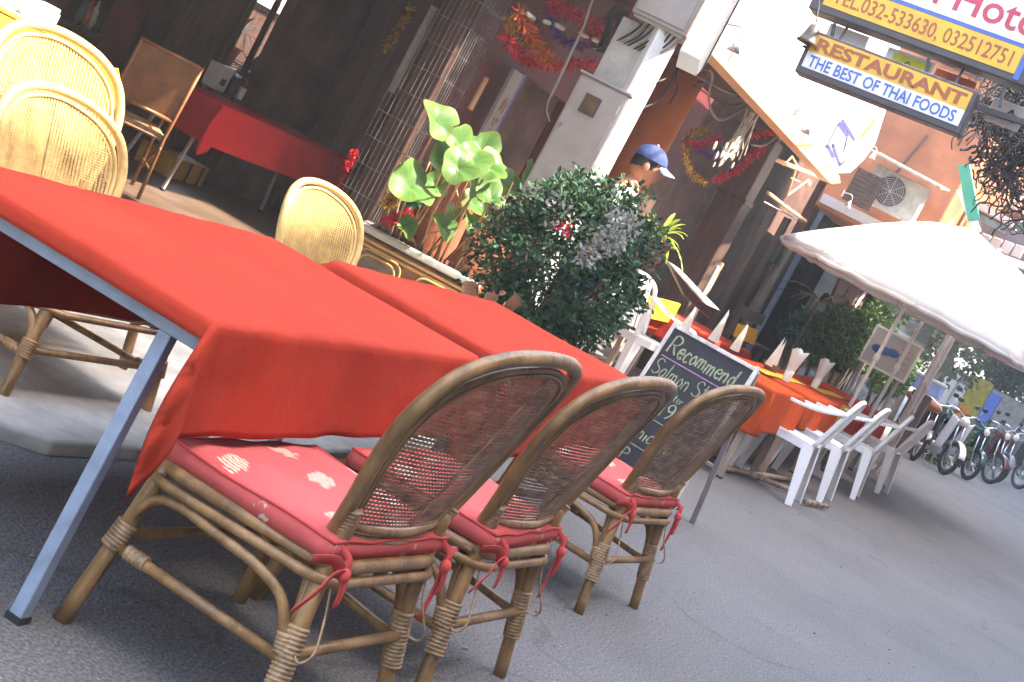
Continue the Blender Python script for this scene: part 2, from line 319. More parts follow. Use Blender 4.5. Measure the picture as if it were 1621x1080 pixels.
# ---------------------------------------------------------------- mesh builder
class MB:
    def __init__(s): s.v = []; s.f = []; s.uv = None
    def add(s, vs, fs):
        n = len(s.v); s.v += [tuple(p) for p in vs]; s.f += [tuple(i + n for i in f) for f in fs]; return s
    def box(s, c, size, R=None, taper=1.0):
        x, y, z = (a / 2 for a in size); c = Vector(c)
        ps = []
        for dz in (-1, 1):
            k = taper if dz > 0 else 1
            for dx, dy in ((-1, -1), (1, -1), (1, 1), (-1, 1)): ps.append(Vector((dx * x * k, dy * y * k, dz * z)))
        if R is not None: ps = [R @ p for p in ps]
        return s.add([p + c for p in ps], [(3, 2, 1, 0), (4, 5, 6, 7), (0, 1, 5, 4), (1, 2, 6, 5), (2, 3, 7, 6), (3, 0, 4, 7)])
    def beam(s, a, b, w, h, up=Vector((0, 0, 1)), w2=None, h2=None):
        a = Vector(a); b = Vector(b); d = (b - a).normalized()
        u = d.cross(up)
        if u.length < 1e-3: u = d.cross(Vector((1, 0, 0)))
        u.normalize(); v = u.cross(d)
        w2 = w2 or w; h2 = h2 or h
        ps = [a - u * w / 2 - v * h / 2, a + u * w / 2 - v * h / 2, a + u * w / 2 + v * h / 2, a - u * w / 2 + v * h / 2,
              b - u * w2 / 2 - v * h2 / 2, b + u * w2 / 2 - v * h2 / 2, b + u * w2 / 2 + v * h2 / 2, b - u * w2 / 2 + v * h2 / 2]
        return s.add(ps, [(3, 2, 1, 0), (4, 5, 6, 7), (0, 1, 5, 4), (1, 2, 6, 5), (2, 3, 7, 6), (3, 0, 4, 7)])
    def tube(s, pts, r, n=8, closed=False, caps=True, flat=None):
        pts = [Vector(p) for p in pts]; m = len(pts)
        rs = r if isinstance(r, (list, tuple)) else [r] * m
        tang = []
        for i in range(m):
            if closed: t = pts[(i + 1) % m] - pts[i - 1]
            else: t = pts[min(i + 1, m - 1)] - pts[max(i - 1, 0)]
            tang.append(t.normalized() if t.length > 1e-9 else Vector((0, 0, 1)))
        u = tang[0].orthogonal().normalized(); vs = []
        for i in range(m):
            t = tang[i]; u = (u - t * u.dot(t))
            if u.length < 1e-6: u = t.orthogonal()
            u.normalize(); w = t.cross(u)
            for k in range(n):
                a = 2 * pi * k / n
                vs.append(pts[i] + (u * cos(a) + w * sin(a)) * rs[i])
        fs = []
        for i in range(m if closed else m - 1):
            j = (i + 1) % m
            for k in range(n): fs.append((i * n + k, i * n + (k + 1) % n, j * n + (k + 1) % n, j * n + k))
        if caps and not closed:
            fs.append(tuple(range(n - 1, -1, -1))); fs.append(tuple((m - 1) * n + k for k in range(n)))
        return s.add(vs, fs)
    def lathe(s, prof, n=16, o=(0, 0, 0), axis=None, caps=True):
        vs = []; o = Vector(o)
        q = Vector((0, 0, 1)).rotation_difference(Vector(axis)) if axis is not None else None
        for (r, z) in prof:
            for k in range(n):
                a = 2 * pi * k / n; p = Vector((r * cos(a), r * sin(a), z))
                if q: p = q @ p
                vs.append(o + p)
        fs = []
        m = len(prof)
        for i in range(m - 1):
            for k in range(n): fs.append((i * n + k, i * n + (k + 1) % n, (i + 1) * n + (k + 1) % n, (i + 1) * n + k))
        if caps:
            fs.append(tuple(range(n - 1, -1, -1))); fs.append(tuple((m - 1) * n + k for k in range(n)))
        return s.add(vs, fs)
    def grid(s, fn, nu, nv, closed_u=False):
        vs = [fn(i / nu, j / nv) for j in range(nv + 1) for i in range(nu + (0 if closed_u else 1))]
        w = nu if closed_u else nu + 1
        fs = [(j * w + i, j * w + (i + 1) % w, (j + 1) * w + (i + 1) % w, (j + 1) * w + i) for j in range(nv) for i in range(nu)]
        return s.add(vs, fs)
    def ball(s, c, r, n=12, m=8, sc=(1, 1, 1), R=None):
        c = Vector(c)
        vs = []
        for j in range(m + 1):
            a = pi * j / m
            for i in range(n):
                b = 2 * pi * i / n
                p = Vector((sin(a) * cos(b) * r * sc[0], sin(a) * sin(b) * r * sc[1], cos(a) * r * sc[2]))
                if R is not None: p = R @ p
                vs.append(c + p)
        fs = [(j * n + i, (j + 1) * n + i, (j + 1) * n + (i + 1) % n, j * n + (i + 1) % n) for j in range(m) for i in range(n)]
        return s.add(vs, fs)
    def prism(s, poly, off):
        """poly: list of 3D points (planar), off: vector of thickness"""
        n = len(poly); off = Vector(off)
        a = [Vector(p) for p in poly]; b = [p + off for p in a]
        return s.add(a + b, [tuple(range(n - 1, -1, -1)), tuple(range(n, 2 * n))] + [(i, (i + 1) % n, n + (i + 1) % n, n + i) for i in range(n)])
    def build(s, name, material, parent=None, smooth=False, bevel=0.0, solid=0.0, kind=None, sub=0, weld=False, loc=None):
        me = bpy.data.meshes.new(name)
        me.from_pydata(s.v, [], s.f)
        bm = bmesh.new(); bm.from_mesh(me)
        if weld: bmesh.ops.remove_doubles(bm, verts=bm.verts, dist=1e-5)
        bmesh.ops.recalc_face_normals(bm, faces=bm.faces)
        bm.to_mesh(me); bm.free()
        if s.uv:
            pass
        me.materials.append(M[material] if isinstance(material, str) else material)
        if smooth:
            me.polygons.foreach_set('use_smooth', [True] * len(me.polygons))
        o = bpy.data.objects.new(name, me); COL.objects.link(o)
        if parent is not None: o.parent = parent
        if loc is not None: o.location = loc
        if bevel:
            b = o.modifiers.new('bevel', 'BEVEL'); b.width = bevel; b.segments = 2; b.limit_method = 'ANGLE'; b.harden_normals = False
            me.polygons.foreach_set('use_smooth', [True] * len(me.polygons))
            try:
                me.set_sharp_from_angle(angle=radians(35))
            except Exception: pass
        if sub:
            q = o.modifiers.new('subdivision', 'SUBSURF'); q.levels = sub; q.render_levels = sub
        if solid:
            q = o.modifiers.new('solidify', 'SOLIDIFY'); q.thickness = solid; q.offset = 0
        if kind: o['kind'] = kind
        return o

def thing(name, label, cat, loc=(0, 0, 0), rz=0.0, group=None, scale=1.0):
    o = bpy.data.objects.new(name, None); COL.objects.link(o)
    o.empty_display_size = .1
    o.location = loc; o.rotation_euler = (0, 0, rz); o.scale = (scale,) * 3
    o['label'] = label; o['category'] = cat
    if group: o['group'] = group
    return o
def tag(o, label, cat, group=None):
    o['label'] = label; o['category'] = cat
    if group: o['group'] = group
    return o
def struct(o): o['kind'] = 'structure'; return o
def dup(root, loc, rz, label, group=None, scale=None):
    kids = list(root.children)
    def cp(o, par):
        c = o.copy(); COL.objects.link(c)
        if par is not None:
            c.parent = par; c.matrix_parent_inverse = o.matrix_parent_inverse.copy()
        for ch in list(o.children): cp(ch, c)
        return c
    r = cp(root, None); r.location = loc; r.rotation_euler = (0, 0, rz)
    r['label'] = label
    if group: r['group'] = group
    if scale: r.scale = (scale,) * 3
    return r
def smooth_path(pts, k=6):
    """Catmull-Rom through pts"""
    pts = [Vector(p) for p in pts]; out = []
    P = [pts[0] * 2 - pts[1]] + pts + [pts[-1] * 2 - pts[-2]]
    for i in range(1, len(P) - 2):
        for j in range(k):
            t = j / k; a, b, c, d = P[i - 1], P[i], P[i + 1], P[i + 2]
            out.append(.5 * ((2 * b) + (c - a) * t + (2 * a - 5 * b + 4 * c - d) * t * t + (3 * b - a - 3 * c + d) * t ** 3))
    out.append(pts[-1]); return out
def interp(tab, x):
    if x <= tab[0][0]: return tab[0][1]
    for (a, b), (c, d) in zip(tab, tab[1:]):
        if x <= c:
            t = (x - a) / (c - a); return b + (d - b) * t
    return tab[-1][1]
def rnd(a, b): return random.uniform(a, b)
def rdir():
    while True:
        v = Vector((rnd(-1, 1), rnd(-1, 1), rnd(-1, 1)))
        if .05 < v.length < 1: return v.normalized()

def leaves(mb, n, centre, rad, size, fn=None, flat=.3, shell=.55, elong=2.0):
    c = Vector(centre)
    for _ in range(n):
        d = rdir(); k = shell + (1 - shell) * random.random() ** .5
        p = Vector((d.x * rad[0], d.y * rad[1], d.z * rad[2])) * k
        if fn: 
            s_ = fn(d)
            if s_ <= 0: continue
            p *= s_
        s = size * rnd(.6, 1.3)
        t = (d * .7 + rdir()).normalized(); w = t.cross(rdir()).normalized(); nn = t.cross(w)
        a = c + p
        mb.add([a, a + t * s * elong * .5 + w * s * .5 + nn * s * flat * .5, a + t * s * elong, a + t * s * elong * .5 - w * s * .5 + nn * s * flat * .5],
               [(0, 1, 2), (0, 2, 3)])

def text_mesh(name, body, size, material, parent, mtx, depth=.002, sx=1.0, bold=0.0, width=None, italic=0.0):
    cu = bpy.data.curves.new('text_curve', 'FONT'); cu.body = body; cu.size = size; cu.extrude = depth; cu.offset = bold
    cu.shear = italic; cu.align_x = 'LEFT'; cu.resolution_u = 3
    to = bpy.data.objects.new('text_tmp', cu); COL.objects.link(to)
    bpy.context.view_layer.update()
    me = bpy.data.meshes.new_from_object(to.evaluated_get(bpy.context.evaluated_depsgraph_get()))
    COL.objects.unlink(to); bpy.data.objects.remove(to)
    xs = [v.co.x for v in me.vertices]
    if width: sx = width / (max(xs) - min(xs))
    me.transform(Matrix.Diagonal((sx, 1, 1, 1)))
    me.materials.clear(); me.materials.append(M[material]); me.name = name
    o = bpy.data.objects.new(name, me); COL.objects.link(o)
    o.parent = parent; o.matrix_basis = mtx
    return o
def frame_mtx(origin, xdir, ydir):
    x = Vector(xdir).normalized(); y = Vector(ydir).normalized(); z = x.cross(y)
    return Matrix.Translation(Vector(origin)) @ Matrix((x, y, z)).transposed().to_4x4()
# ================================================================ SETTING
def sheet(name, x0, y0, x1, y1, z, m, nx=1, ny=1, th=0.0):
    mb = MB()
    if th: mb.box(((x0 + x1) / 2, (y0 + y1) / 2, z - th / 2), (x1 - x0, y1 - y0, th))
    else: mb.add([(x0, y0, z), (x1, y0, z), (x1, y1, z), (x0, y1, z)], [(0, 1, 2, 3)])
    return struct(mb.build(name, m))
sheet('ground', -150, -200, 350, 200, -0.02, 'asphalt_side')
sheet('road', -40, -5, 150, 14, 0.0, 'asphalt')
M['grit'] = mat('grit', (.2, .17, .13), .9, .3, 30, island=.5)
pv = MB()
# restaurant pavement: concrete slabs with an uneven worn kerb edge
edge = [(-2, 2.52), (1.5, 2.5), (3.2, 2.52), (3.6, 2.5), (3.74, 2.40), (4.4, 2.36), (6.4, 2.4), (8.2, 2.45), (9.6, 2.6)]
poly = [Vector((x, y, .045)) for x, y in edge] + [Vector((9.6, 4.4, .045)), Vector((-2, 4.4, .045))]
pv.prism(poly, (0, 0, -.06))
struct(pv.build('pavement', 'concrete', bevel=.012))
lit = MB()
for k in range(260):
    x = rnd(2.5, 14); y = rnd(-1.5, 2.3); r_ = rnd(.002, .007)
    lit.ball((x, y, r_ * .4), r_, 5, 3, sc=(rnd(.7, 1.6), rnd(.7, 1.3), .5))
for k in range(45):
    x = rnd(3, 13); y = rnd(-.5, 2.4); a = rnd(0, 6); s_ = rnd(.008, .022)
    lit.add([(x, y, .004), (x + s_ * cos(a), y + s_ * sin(a), .007), (x + 2 * s_ * cos(a) , y + 1.2 * s_ * sin(a), .005), (x + s_ * cos(a + 1), y + s_ * sin(a + 1), .008)], [(0, 1, 2, 3)])
lo = lit.build('road_grit', 'grit', kind='stuff'); tag(lo, 'small pebbles and leaf scraps scattered over the road', 'grit')
sheet('terrace_floor', -2, 4.4, 14.6, 9.0, 0.06, 'tile_floor', th=.1)
sheet('pavement_far', 9.62, 3.0, 60, 4.4, 0.05, 'concrete', th=.1)

# ================================================================ RESTAURANT BUILDING
rest = thing('restaurant_building', 'open fronted restaurant with dark timber terrace, maroon wall and white canopy board', 'restaurant')
def wall_quad(name, pts, Y, th, m, par=None, bevel=0.0, smooth=False):
    """upright slab facing the street: pts are pixels on the plane y = Y, thickness th behind it"""
    mb = MB(); mb.prism([at(a, b, y=Y) for a, b in pts], (0, th, 0))
    return mb.build(name, m, par, bevel=bevel)
def vslab(name, x0, x1, z0, z1, Y, th, m, par=None, bevel=0.0):
    mb = MB(); mb.box(((x0 + x1) / 2, Y + th / 2, (z0 + z1) / 2), (x1 - x0, th, z1 - z0))
    return mb.build(name, m, par, bevel=bevel)
def column_px(name, top, bot, w, Y, m, par, dp=None, kind='box', z0=0.06, z1=3.2, bevel=.006):
    """upright post standing at plane Y whose centre line passes the pixel bot"""
    p = at(*bot, y=Y)
    mb = MB()
    if kind == 'box': mb.box((p.x, Y, (z0 + z1) / 2), (w, dp or w, z1 - z0))
    else: mb.tube([(p.x, Y, z0), (p.x, Y, z1)], w / 2, 20)
    return mb.build(name, m, par, bevel=bevel if kind == 'box' else 0, smooth=kind != 'box')

# back wall with an opening to the yard behind
bw = at(345, 90, y=7.6).x; bw2 = at(470, 130, y=7.6).x
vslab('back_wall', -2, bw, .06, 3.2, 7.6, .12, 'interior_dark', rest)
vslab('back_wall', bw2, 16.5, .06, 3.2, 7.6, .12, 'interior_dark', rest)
vslab('back_wall', bw, bw2, .06, .9, 7.6, .12, 'brown_wood', rest)
mb = MB(); mb.box((-2.06, 6.5, 1.6), (.12, 5, 3.2)); mb.build('side_wall', 'brown_wall', rest)
mb = MB(); mb.box((6.2, 6.35, 3.28), (17.6, 4.7, .14)); mb.build('roof', 'dark_wood', rest)
MB().box((7.7, 3.55, 2.62), (1.2, 1.3, .06)).build('added_awning', 'dark_wood', rest)  # added slab out of view, keeps the sun off the terrace floor
for x_ in (7.15, 8.2): MB().beam((x_, 3.0, 2.58), (x_, 4.3, 3.2), .05, .05).build('added_awning_bracket', 'dark_steel', rest)
# carved timber column between table and yard
col = column_px('timber_column', None, (322, 60), .34, 6.95, 'brown_wood', rest)
for k in range(5):
    p = at(322, 60, y=6.95)
    MB().beam((p.x - .12 + k * .06, 6.775, .1), (p.x - .12 + k * .06, 6.775, 3.1), .018, .012, up=Vector((0, 1, 0))).build('column_flute', 'dark_wood', col)
for px, w, m in (((455, 90), .07, 'brown_wood'), ((472, 75), .05, 'grey_wood'), ((520, 60), .1, 'dark_wood'), ((432, 20), .04, 'dark_wood')):
    column_px('door_frame', None, px, w, 6.9, m, rest)
vslab('door_panel', at(480, 90, y=7.1).x, at(600, 90, y=7.1).x, .06, 3.1, 7.1, .06, 'interior_dark', rest)
column_px('door_frame', None, (585, 90), .22, 6.4, 'dark_wood', rest)
column_px('pale_post', None, (655, 80), .06, 5.5, 'grey_box', rest, z0=1.35, z1=2.05)
column_px('side_post', None, (688, 100), .09, 5.5, 'dark_wood', rest)
vslab('interior_post', at(545, 150, y=6.7).x, at(562, 150, y=6.7).x, .06, 3.1, 6.7, .1, 'brown_wood', rest)
vslab('red_panel', at(170, 40, y=7.4).x, at(212, 60, y=7.4).x, .5, 2.4, 7.4, .04, 'maroon_paint', rest)
vslab('red_panel', at(60, 0, y=7.45).x, at(110, 0, y=7.45).x, .4, 2.2, 7.45, .04, 'brown_wall', rest)
for k, (px, zz) in enumerate(((110, 1.0), (130, .7), (150, 1.25))):
    vslab('shelf', at(px, 20, y=7.3).x, at(px + 55, 40, y=7.3).x, zz, zz + .04, 7.25, .25, 'brown_wood', rest)
    for q in range(4): MB().lathe([(.03, 0), (.04, .06), (.03, .14), (.012, .17), (.012, .22)], 10, (at(px + 8 + q * 11, 20, y=7.3).x, 7.35, zz + .04)).build('bottle', ('bike_teal', 'terracotta', 'grey_box', 'black')[q], rest, smooth=True)
# things on the interior wall
vslab('wall_picture', at(215, 20, y=7.5).x, at(262, 45, y=7.5).x, 1.25, 1.62, 7.5, .03, 'print_purple', rest)

# maroon front wall beside the pillar, with a dark opening
Yw = 5.0
a0 = at(700, 120, y=Yw).x; a1 = at(1010, 120, y=Yw).x
vslab('maroon_wall', 10.3, 16.0, 1.95, 3.21, Yw, .15, 'maroon_paint', rest)
vslab('maroon_wall', 10.3, at(770, 250, y=Yw).x, .06, 1.947, Yw, .15, 'maroon_paint', rest)
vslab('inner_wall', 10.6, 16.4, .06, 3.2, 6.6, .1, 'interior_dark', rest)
vslab('maroon_wall', at(905, 300, y=Yw).x, 12.6, .06, 1.947, Yw, .15, 'maroon_paint', rest)
# tall board with faded lettering and orange tube lamp on the maroon wall
p = at(790, 172, y=4.9)
sg = thing('notice_board', 'faded lilac notice board leaning beside the dark opening next to the wire mesh pillar', 'board', p)
MB().box((0, 0, 0), (.2, .03, .62)).build('panel', 'grey_box', sg, bevel=.004)
for i, (dx, dz, l) in enumerate(((-.03, .03, .09), (.0, .05, .1), (.04, .02, .1), (-.04, -.1, .06), (0, -.11, .08), (.04, -.09, .05), (-.02, -.2, .07), (.03, -.22, .05))):
    MB().beam((dx, -.018, dz - l / 2), (dx + .01, -.018, dz + l / 2), .008, .004, up=Vector((0, 1, 0))).build('letter_stroke', 'sign_brown', sg)
MB().box((.115, .01, 0), (.03, .05, .64)).build('side_rail', 'sign_blue', sg)
p = at(757, 148, y=4.9)
o = MB().tube([p + Vector((0, 0, -.13)), p + Vector((0, 0, .13))], .022, 10).build('tube_lamp', 'peach_paint')
tag(o, 'short peach coloured tube on the maroon wall above the lotus leaves', 'tube')

# ---- pillar clad in wire mesh
px_, py_ = 9.95, 4.97
pil = thing('mesh_pillar', 'tall dark pillar clad with a fine wire mesh behind the lotus pot', 'pillar', (px_, py_, 0))
MB().box((0, 0, 1.7), (.2, .2, 3.28)).build('core', 'dark_wood', pil, bevel=.01)
wm = MB(); hw = .175
for i in range(10):
    t = -hw + 2 * hw * i / 9
    for (x, y) in ((t, -hw), (-hw, t), (hw, t)):
        x += rnd(-.006, .006)
        wm.tube([(x, y, .4), (x + rnd(-.006, .006), y, 1.8), (x, y, 3.2)], .0024, 5)
for j in range(15):
    z = .45 + j * .19
    wm.tube([(hw, hw, z), (hw, -hw, z + rnd(-.01, .01)), (-hw, -hw, z), (-hw, hw, z)], .0026, 5)
wm.build('wire_mesh', 'mesh_wire', pil, kind='stuff')

# ---- yard behind the opening
struct(MB().box((bw + 1.5, 11.2, 1.1), (6, .2, 2.2)).build('yard_ground_wall', 'brown_wall'))
yd = thing('yard_wall', 'bright white painted wall seen through the opening behind the red table', 'wall', (bw + 1.5, 10.3, 0))
MB().box((.8, 0, 2.4), (5, .15, 1.6)).build('upper_wall', 'white_paint', yd)
MB().box((.8, -.05, 1.62), (5, .12, .1)).build('ledge', 'grey_box', yd)
MB().box((.8, .02, .75), (5, .12, 1.5)).build('dark_planking', 'dark_wood', yd)
MB().box((.8, .02, 1.53), (5, .13, .06)).build('beam', 'grey_wood', yd)

# vertical hanging sign with rounded frame
p = at(432, 80, y=7.3)
hs = thing('hanging_sign', 'narrow vertical sign with a rounded outlined number, hanging beside the doorway', 'sign', p)
def rounded(cx, cz, w, h, r=.03, n=5):
    pts = []
    for (sx, sz, a0_) in ((1, 1, 0), (-1, 1, 90), (-1, -1, 180), (1, -1, 270)):
        for k in range(n + 1):
            a = radians(a0_ + 90 * k / n)
            pts.append((cx + sx * (w / 2 - r) + r * cos(a), 0, cz + sz * (h / 2 - r) + r * sin(a)))
    return pts
MB().tube(rounded(0, 0, .1, .17), .006, 6, closed=True).build('outline', 'white_paint', hs)
for i, zz in enumerate((.045, 0, -.045)):
    if i == 1: MB().tube([(-.02, 0, zz), (.0, 0, zz + .016), (.02, 0, zz), (0, 0, zz - .016)], .004, 5, closed=True).build('numeral', 'white_paint', hs)
    else: MB().beam((-.025, 0, zz), (.025, 0, zz), .006, .006).build('numeral', 'white_paint', hs)
for k, (dz, w) in enumerate(((.17, .05), (.23, .07), (.29, .05), (-.15, .04), (-.2, .05), (-.26, .04))):
    MB().tube([(-w / 2, 0, dz), (0, 0, dz + .02), (w / 2, 0, dz)], .005, 5).build('letter_stroke', 'peach_paint', hs)
MB().lathe([(0.001, -.03), (.05, -.02), (.06, .02), (.03, .04), (.001, .04)], 14, (0, 0, .42), caps=False).build('lantern', 'tinsel_red', hs, smooth=True)
MB().tube([(0, 0, -.3), (0, 0, .8)], .003, 5).build('cord', 'cable', hs)

# ================================================================ PLANTS
def blade_plant(name, label, cat, loc, n, length, width, m, droop=.6, up=.9, group=None, seg=5, pot=None, stemh=0.0):
    t = thing(name, label, cat, loc, 0, group)
    mb = MB()
    for i in range(n):
        a = 2 * pi * i / n * 2.4 + rnd(-.3, .3); L_ = length * rnd(.7, 1.15); e = up * rnd(.5, 1.2)
        d = Vector((cos(a), sin(a), 0)); s_ = Vector((-sin(a), cos(a), 0)); pts = []
        for k in range(seg + 1):
            q = k / seg
            pts.append(d * (L_ * q * cos(e) + .0) + Vector((0, 0, stemh + L_ * (q * sin(e) - droop * q * q * cos(e)))))
        vs = []
        for k, p_ in enumerate(pts):
            q = k / seg; w = width * (sin(pi * min(1, q * .85 + .12)) ** .7) * .5
            vs += [p_ - s_ * w, p_ + Vector((0, 0, -w * .35)), p_ + s_ * w]
        mb.add(vs, [(3 * k + j, 3 * k + j + 1, 3 * k + j + 4, 3 * k + j + 3) for k in range(seg) for j in (0, 1)])
    mb.build('foliage', m, t, kind='stuff', smooth=True)
    if stemh: MB().tube([(0, 0, -.02), (.01, 0, stemh * .6), (0, 0, stemh + .02)], [.02, .016, .012], 8).build('trunk', 'bark', t, smooth=True)
    if pot:
        r, h, pm = pot
        MB().lathe([(r * .7, -h), (r * .95, -h * .1), (r * 1.08, -h * .08), (r * 1.08, 0), (r * .95, 0), (r * .93, -h * .08), (.001, -h * .1)], 20, caps=False).build('pot', pm, t, smooth=True)
    return t
blade_plant('fern_plant', 'leafy green plant standing behind the inner red table in the doorway', 'plant', at(395, 120, y=7.25), 26, .32, .05, 'leaf_mid', pot=(.1, .2, 'terracotta'))
p = at(365, 70, y=8.6)
blade_plant('yard_palm', 'pale fronds of a palm growing in the yard beyond the doorway', 'plant', p, 18, .5, .03, 'leaf_palm', droop=.9, stemh=.1, pot=(.12, .25, 'terracotta'))

# ---- lotus planter
pa = at(575, 352, z=.5); pb = at(757, 448, z=.5)
d1 = (pb - pa); Lp = d1.length; ang = atan2(d1.y, d1.x)
lp = thing('lotus_planter', 'olive and rust trough with raised mouldings holding tall lotus leaves', 'planter', (pa.x, pa.y, 0), ang)
Wp = .5
MB().prism([Vector((.0, 0, 0)), Vector((Lp, 0, 0)), Vector((Lp, Wp, 0)), Vector((0, Wp, 0))], (0, 0, .44)).build('trough', 'planter_rust', lp, bevel=.015)
MB().box((Lp / 2, -.004 + Wp / 2, .475), (Lp + .05, Wp + .06, .05)).build('rim', 'concrete', lp, bevel=.012)
MB().box((Lp / 2, Wp / 2, .497), (Lp - .08, Wp - .1, .012)).build('water', 'glass_dark', lp)
for i in range(2):
    x0 = .03 + i * (Lp / 2); x1 = Lp / 2 - .03 + i * (Lp / 2)
    pn = MB().box(((x0 + x1) / 2, -.006, .2), (x1 - x0 - .04, .014, .3)).build('side_panel', 'planter_olive', lp, bevel=.008)
    for q in (0, .03):
        pts = [(a_, -.018, b_) for a_, _, b_ in rounded((x0 + x1) / 2, .2, x1 - x0 - .05 - 2 * q, .32 - 2 * q, .07)]
        MB().tube(pts, .008, 6, closed=True).build('moulding', 'gold_trim', pn, smooth=True)
for zz in (.41, .375): MB().beam((0, -.01, zz), (Lp, -.01, zz), .014, .02).build('rail', 'gold_trim', lp, bevel=.004)
LR = Matrix.Rotation(-ang, 3, 'Z')
def lotus_leaf(px, py, Y, r, tilt, az, curl=.25, loc_off=None):
    p = at(px, py, y=Y); lpz = LR @ (p - Vector((pa.x, pa.y, 0)))
    mb = MB(); nu, nv = 40, 7; uvs = []
    nrm = Vector((-.62 + .25 * cos(az * 3), -.42 + .25 * sin(az * 5), .66 + tilt * .12)).normalized()
    T = Vector((0, 0, 1)).rotation_difference(nrm).to_matrix()
    notch = rnd(0, 6); ph = rnd(0, 6)
    def fn(u, v):
        a = 2 * pi * u; rr = r * v * (1 + .07 * sin(3 * a + ph) + .04 * sin(7 * a))
        nd = abs((a - notch + pi) % (2 * pi) - pi)
        rr *= 1 - .28 * math.exp(-(nd / .22) ** 2) * v
        z = -.3 * r * (1 - v) ** 2 + r * curl * v * v * sin(2 * a + ph) + .05 * r * sin(5 * a + notch) * v ** 2
        return lpz + LR @ (T @ Vector((rr * cos(a), rr * sin(a), z)))
    mb.grid(fn, nu, nv)
    o = mb.build('lotus_leaf', 'lotus_leaf', lp, smooth=True)
    uvl = o.data.uv_layers.new(name='UVMap')
    for pol in o.data.polygons:
        for li in pol.loop_indices:
            vi = o.data.loops[li].vertex_index; uvl.data[li].uv = ((vi % (nu + 1)) / nu, (vi // (nu + 1)) / nv)
    base = Vector((min(max(lpz.x + rnd(-.15, .1), .1), Lp - .1), rnd(.15, .35), .49))
    mid = (base + lpz) / 2 + Vector((rnd(-.04, .04), rnd(-.04, .04), 0))
    st = MB().tube(smooth_path([base, mid, lpz + Vector((0, 0, -.3 * r))], 5), .0075, 6).build('lotus_stalk', 'stem', lp, smooth=True)
# (px, py, plane y, radius m, tilt, azimuth)
LF = [(696, 188, 4.3, .135, -.85, 2.0), (733, 226, 4.2, .115, -.9, 2.2), (765, 232, 4.3, .13, -1.0, 2.6), (708, 250, 4.25, .12, -.8, 1.9),
      (748, 252, 4.1, .13, -.9, 1.8), (760, 285, 4.15, .15, -.9, 2.2), (806, 292, 4.2, .12, -.8, 2.7), (845, 277, 4.1, .11, -1.0, 2.2),
      (655, 292, 4.3, .16, -.8, 1.9), (757, 320, 4.2, .12, -.85, 2.0), (705, 358, 4.2, .1, -.75, 2.1), (748, 352, 4.15, .075, -.8, 2.0),
      (645, 360, 4.4, .085, -.6, 2.3), (728, 262, 4.0, .12, -.6, 1.2), (690, 290, 4.35, .1, -.4, 3.0), (778, 262, 4.1, .12, -.7, 0.6), (780, 310, 4.0, .1, -.5, 1.7), (722, 336, 4.35, .08, -.6, 1.6)]
for l in LF: lotus_leaf(*l)
for i in range(9):
    x = rnd(.1, Lp - .1); y = rnd(.1, .4)
    MB().tube(smooth_path([(x, y, .48), (x + rnd(-.1, .12), y, .8), (x + rnd(-.15, .25), y + rnd(-.1, .1), rnd(.95, 1.25))], 4), .006, 6).build('lotus_stalk', 'stem', lp, smooth=True)
# terracotta pots behind the planter
for (px, py, r, h, lab) in ((775, 352, .26, .42, 'large terracotta pot behind the lotus stalks beside the bush'),
                           (722, 300, .2, .34, 'smaller terracotta pot further back behind the lotus stalks')):
    p = at(px, py, y=4.75)
    zz = p.z
    o = thing('terracotta_pot', lab, 'pot', (p.x, p.y, 0.05), 0, 'terracotta pots behind the lotus planter')
    MB().lathe([(r * .6, 0), (r, zz * .55), (r * .95, zz * .85), (r * .8, zz), (r * .92, zz + .05), (r * .85, zz + .06), (r * .7, zz)], 24, caps=False).build('body', 'terracotta', o, smooth=True)
    for q in (.35, .6, .8): MB().lathe([(r * (.99 - .1 * q), zz * q), (r * (1.03 - .1 * q), zz * q + .01), (r * (.99 - .1 * q), zz * q + .02)], 24, caps=False).build('ring', 'sign_brown', o, smooth=True)

# ---- big clipped bush
bc = at(898, 415, y=2.95)
bush = thing('round_bush', 'large rounded dark green bush with silvery leaf tips beside the chalkboard', 'bush', (bc.x, bc.y, 0))
def lump(d): return 1 + .08 * sin(6.3 * d.y + 8 * d.z + 2) + .16 * sin(4 * d.x + 3 * d.z + 1) * cos(3.5 * d.y) + .1 * sin(9 * d.z + 5 * d.x) + .05 * sin(17 * d.x + 13 * d.z)
R3 = (.46, .46, .49)
mb = MB(); leaves(mb, 9500, (0, 0, bc.z), R3, .024, lump, shell=.62, elong=1.9, flat=.4)
# sprays breaking the outline
for _ in range(110):
    d = rdir(); b0 = Vector((d.x * R3[0], d.y * R3[1], d.z * R3[2])) * lump(d) * .93 + Vector((0, 0, bc.z))
    g = (d + rdir() * .5 + Vector((0, 0, .25))).normalized()
    for k in range(9): leaves(mb, 1, b0 + g * k * .013, (.02, .02, .02), .022, elong=2)
mb.build('foliage', 'leaf_dark', bush, kind='stuff')
mb = MB()
for (px, py, rr, n) in ((965, 382, .13, 170), (930, 405, .09, 80), (995, 360, .1, 110), (975, 340, .07, 50), (880, 330, .1, 25)):
    c = at(px, py, y=2.52) - Vector((bc.x, bc.y, 0)); leaves(mb, n, c, (rr, rr * .6, rr * .7), .019, shell=.1, elong=1.8)
mb.build('silver_foliage', 'leaf_silver', bush, kind='stuff')
mb = MB(); c = at(893, 362, y=2.45) - Vector((bc.x, bc.y, 0)); leaves(mb, 26, c, (.04, .03, .03), .017, shell=.1)
mb.build('red_blossom', 'tinsel_red', bush, kind='stuff')
mb = MB()
for k in range(7):
    a = k * .9; mb.tube([(0, 0, .3), (.05 * cos(a), .05 * sin(a), .5), (.3 * cos(a), .3 * sin(a), bc.z + .1)], [.02, .014, .005], 6)
mb.build('stems', 'bark', bush, smooth=True)
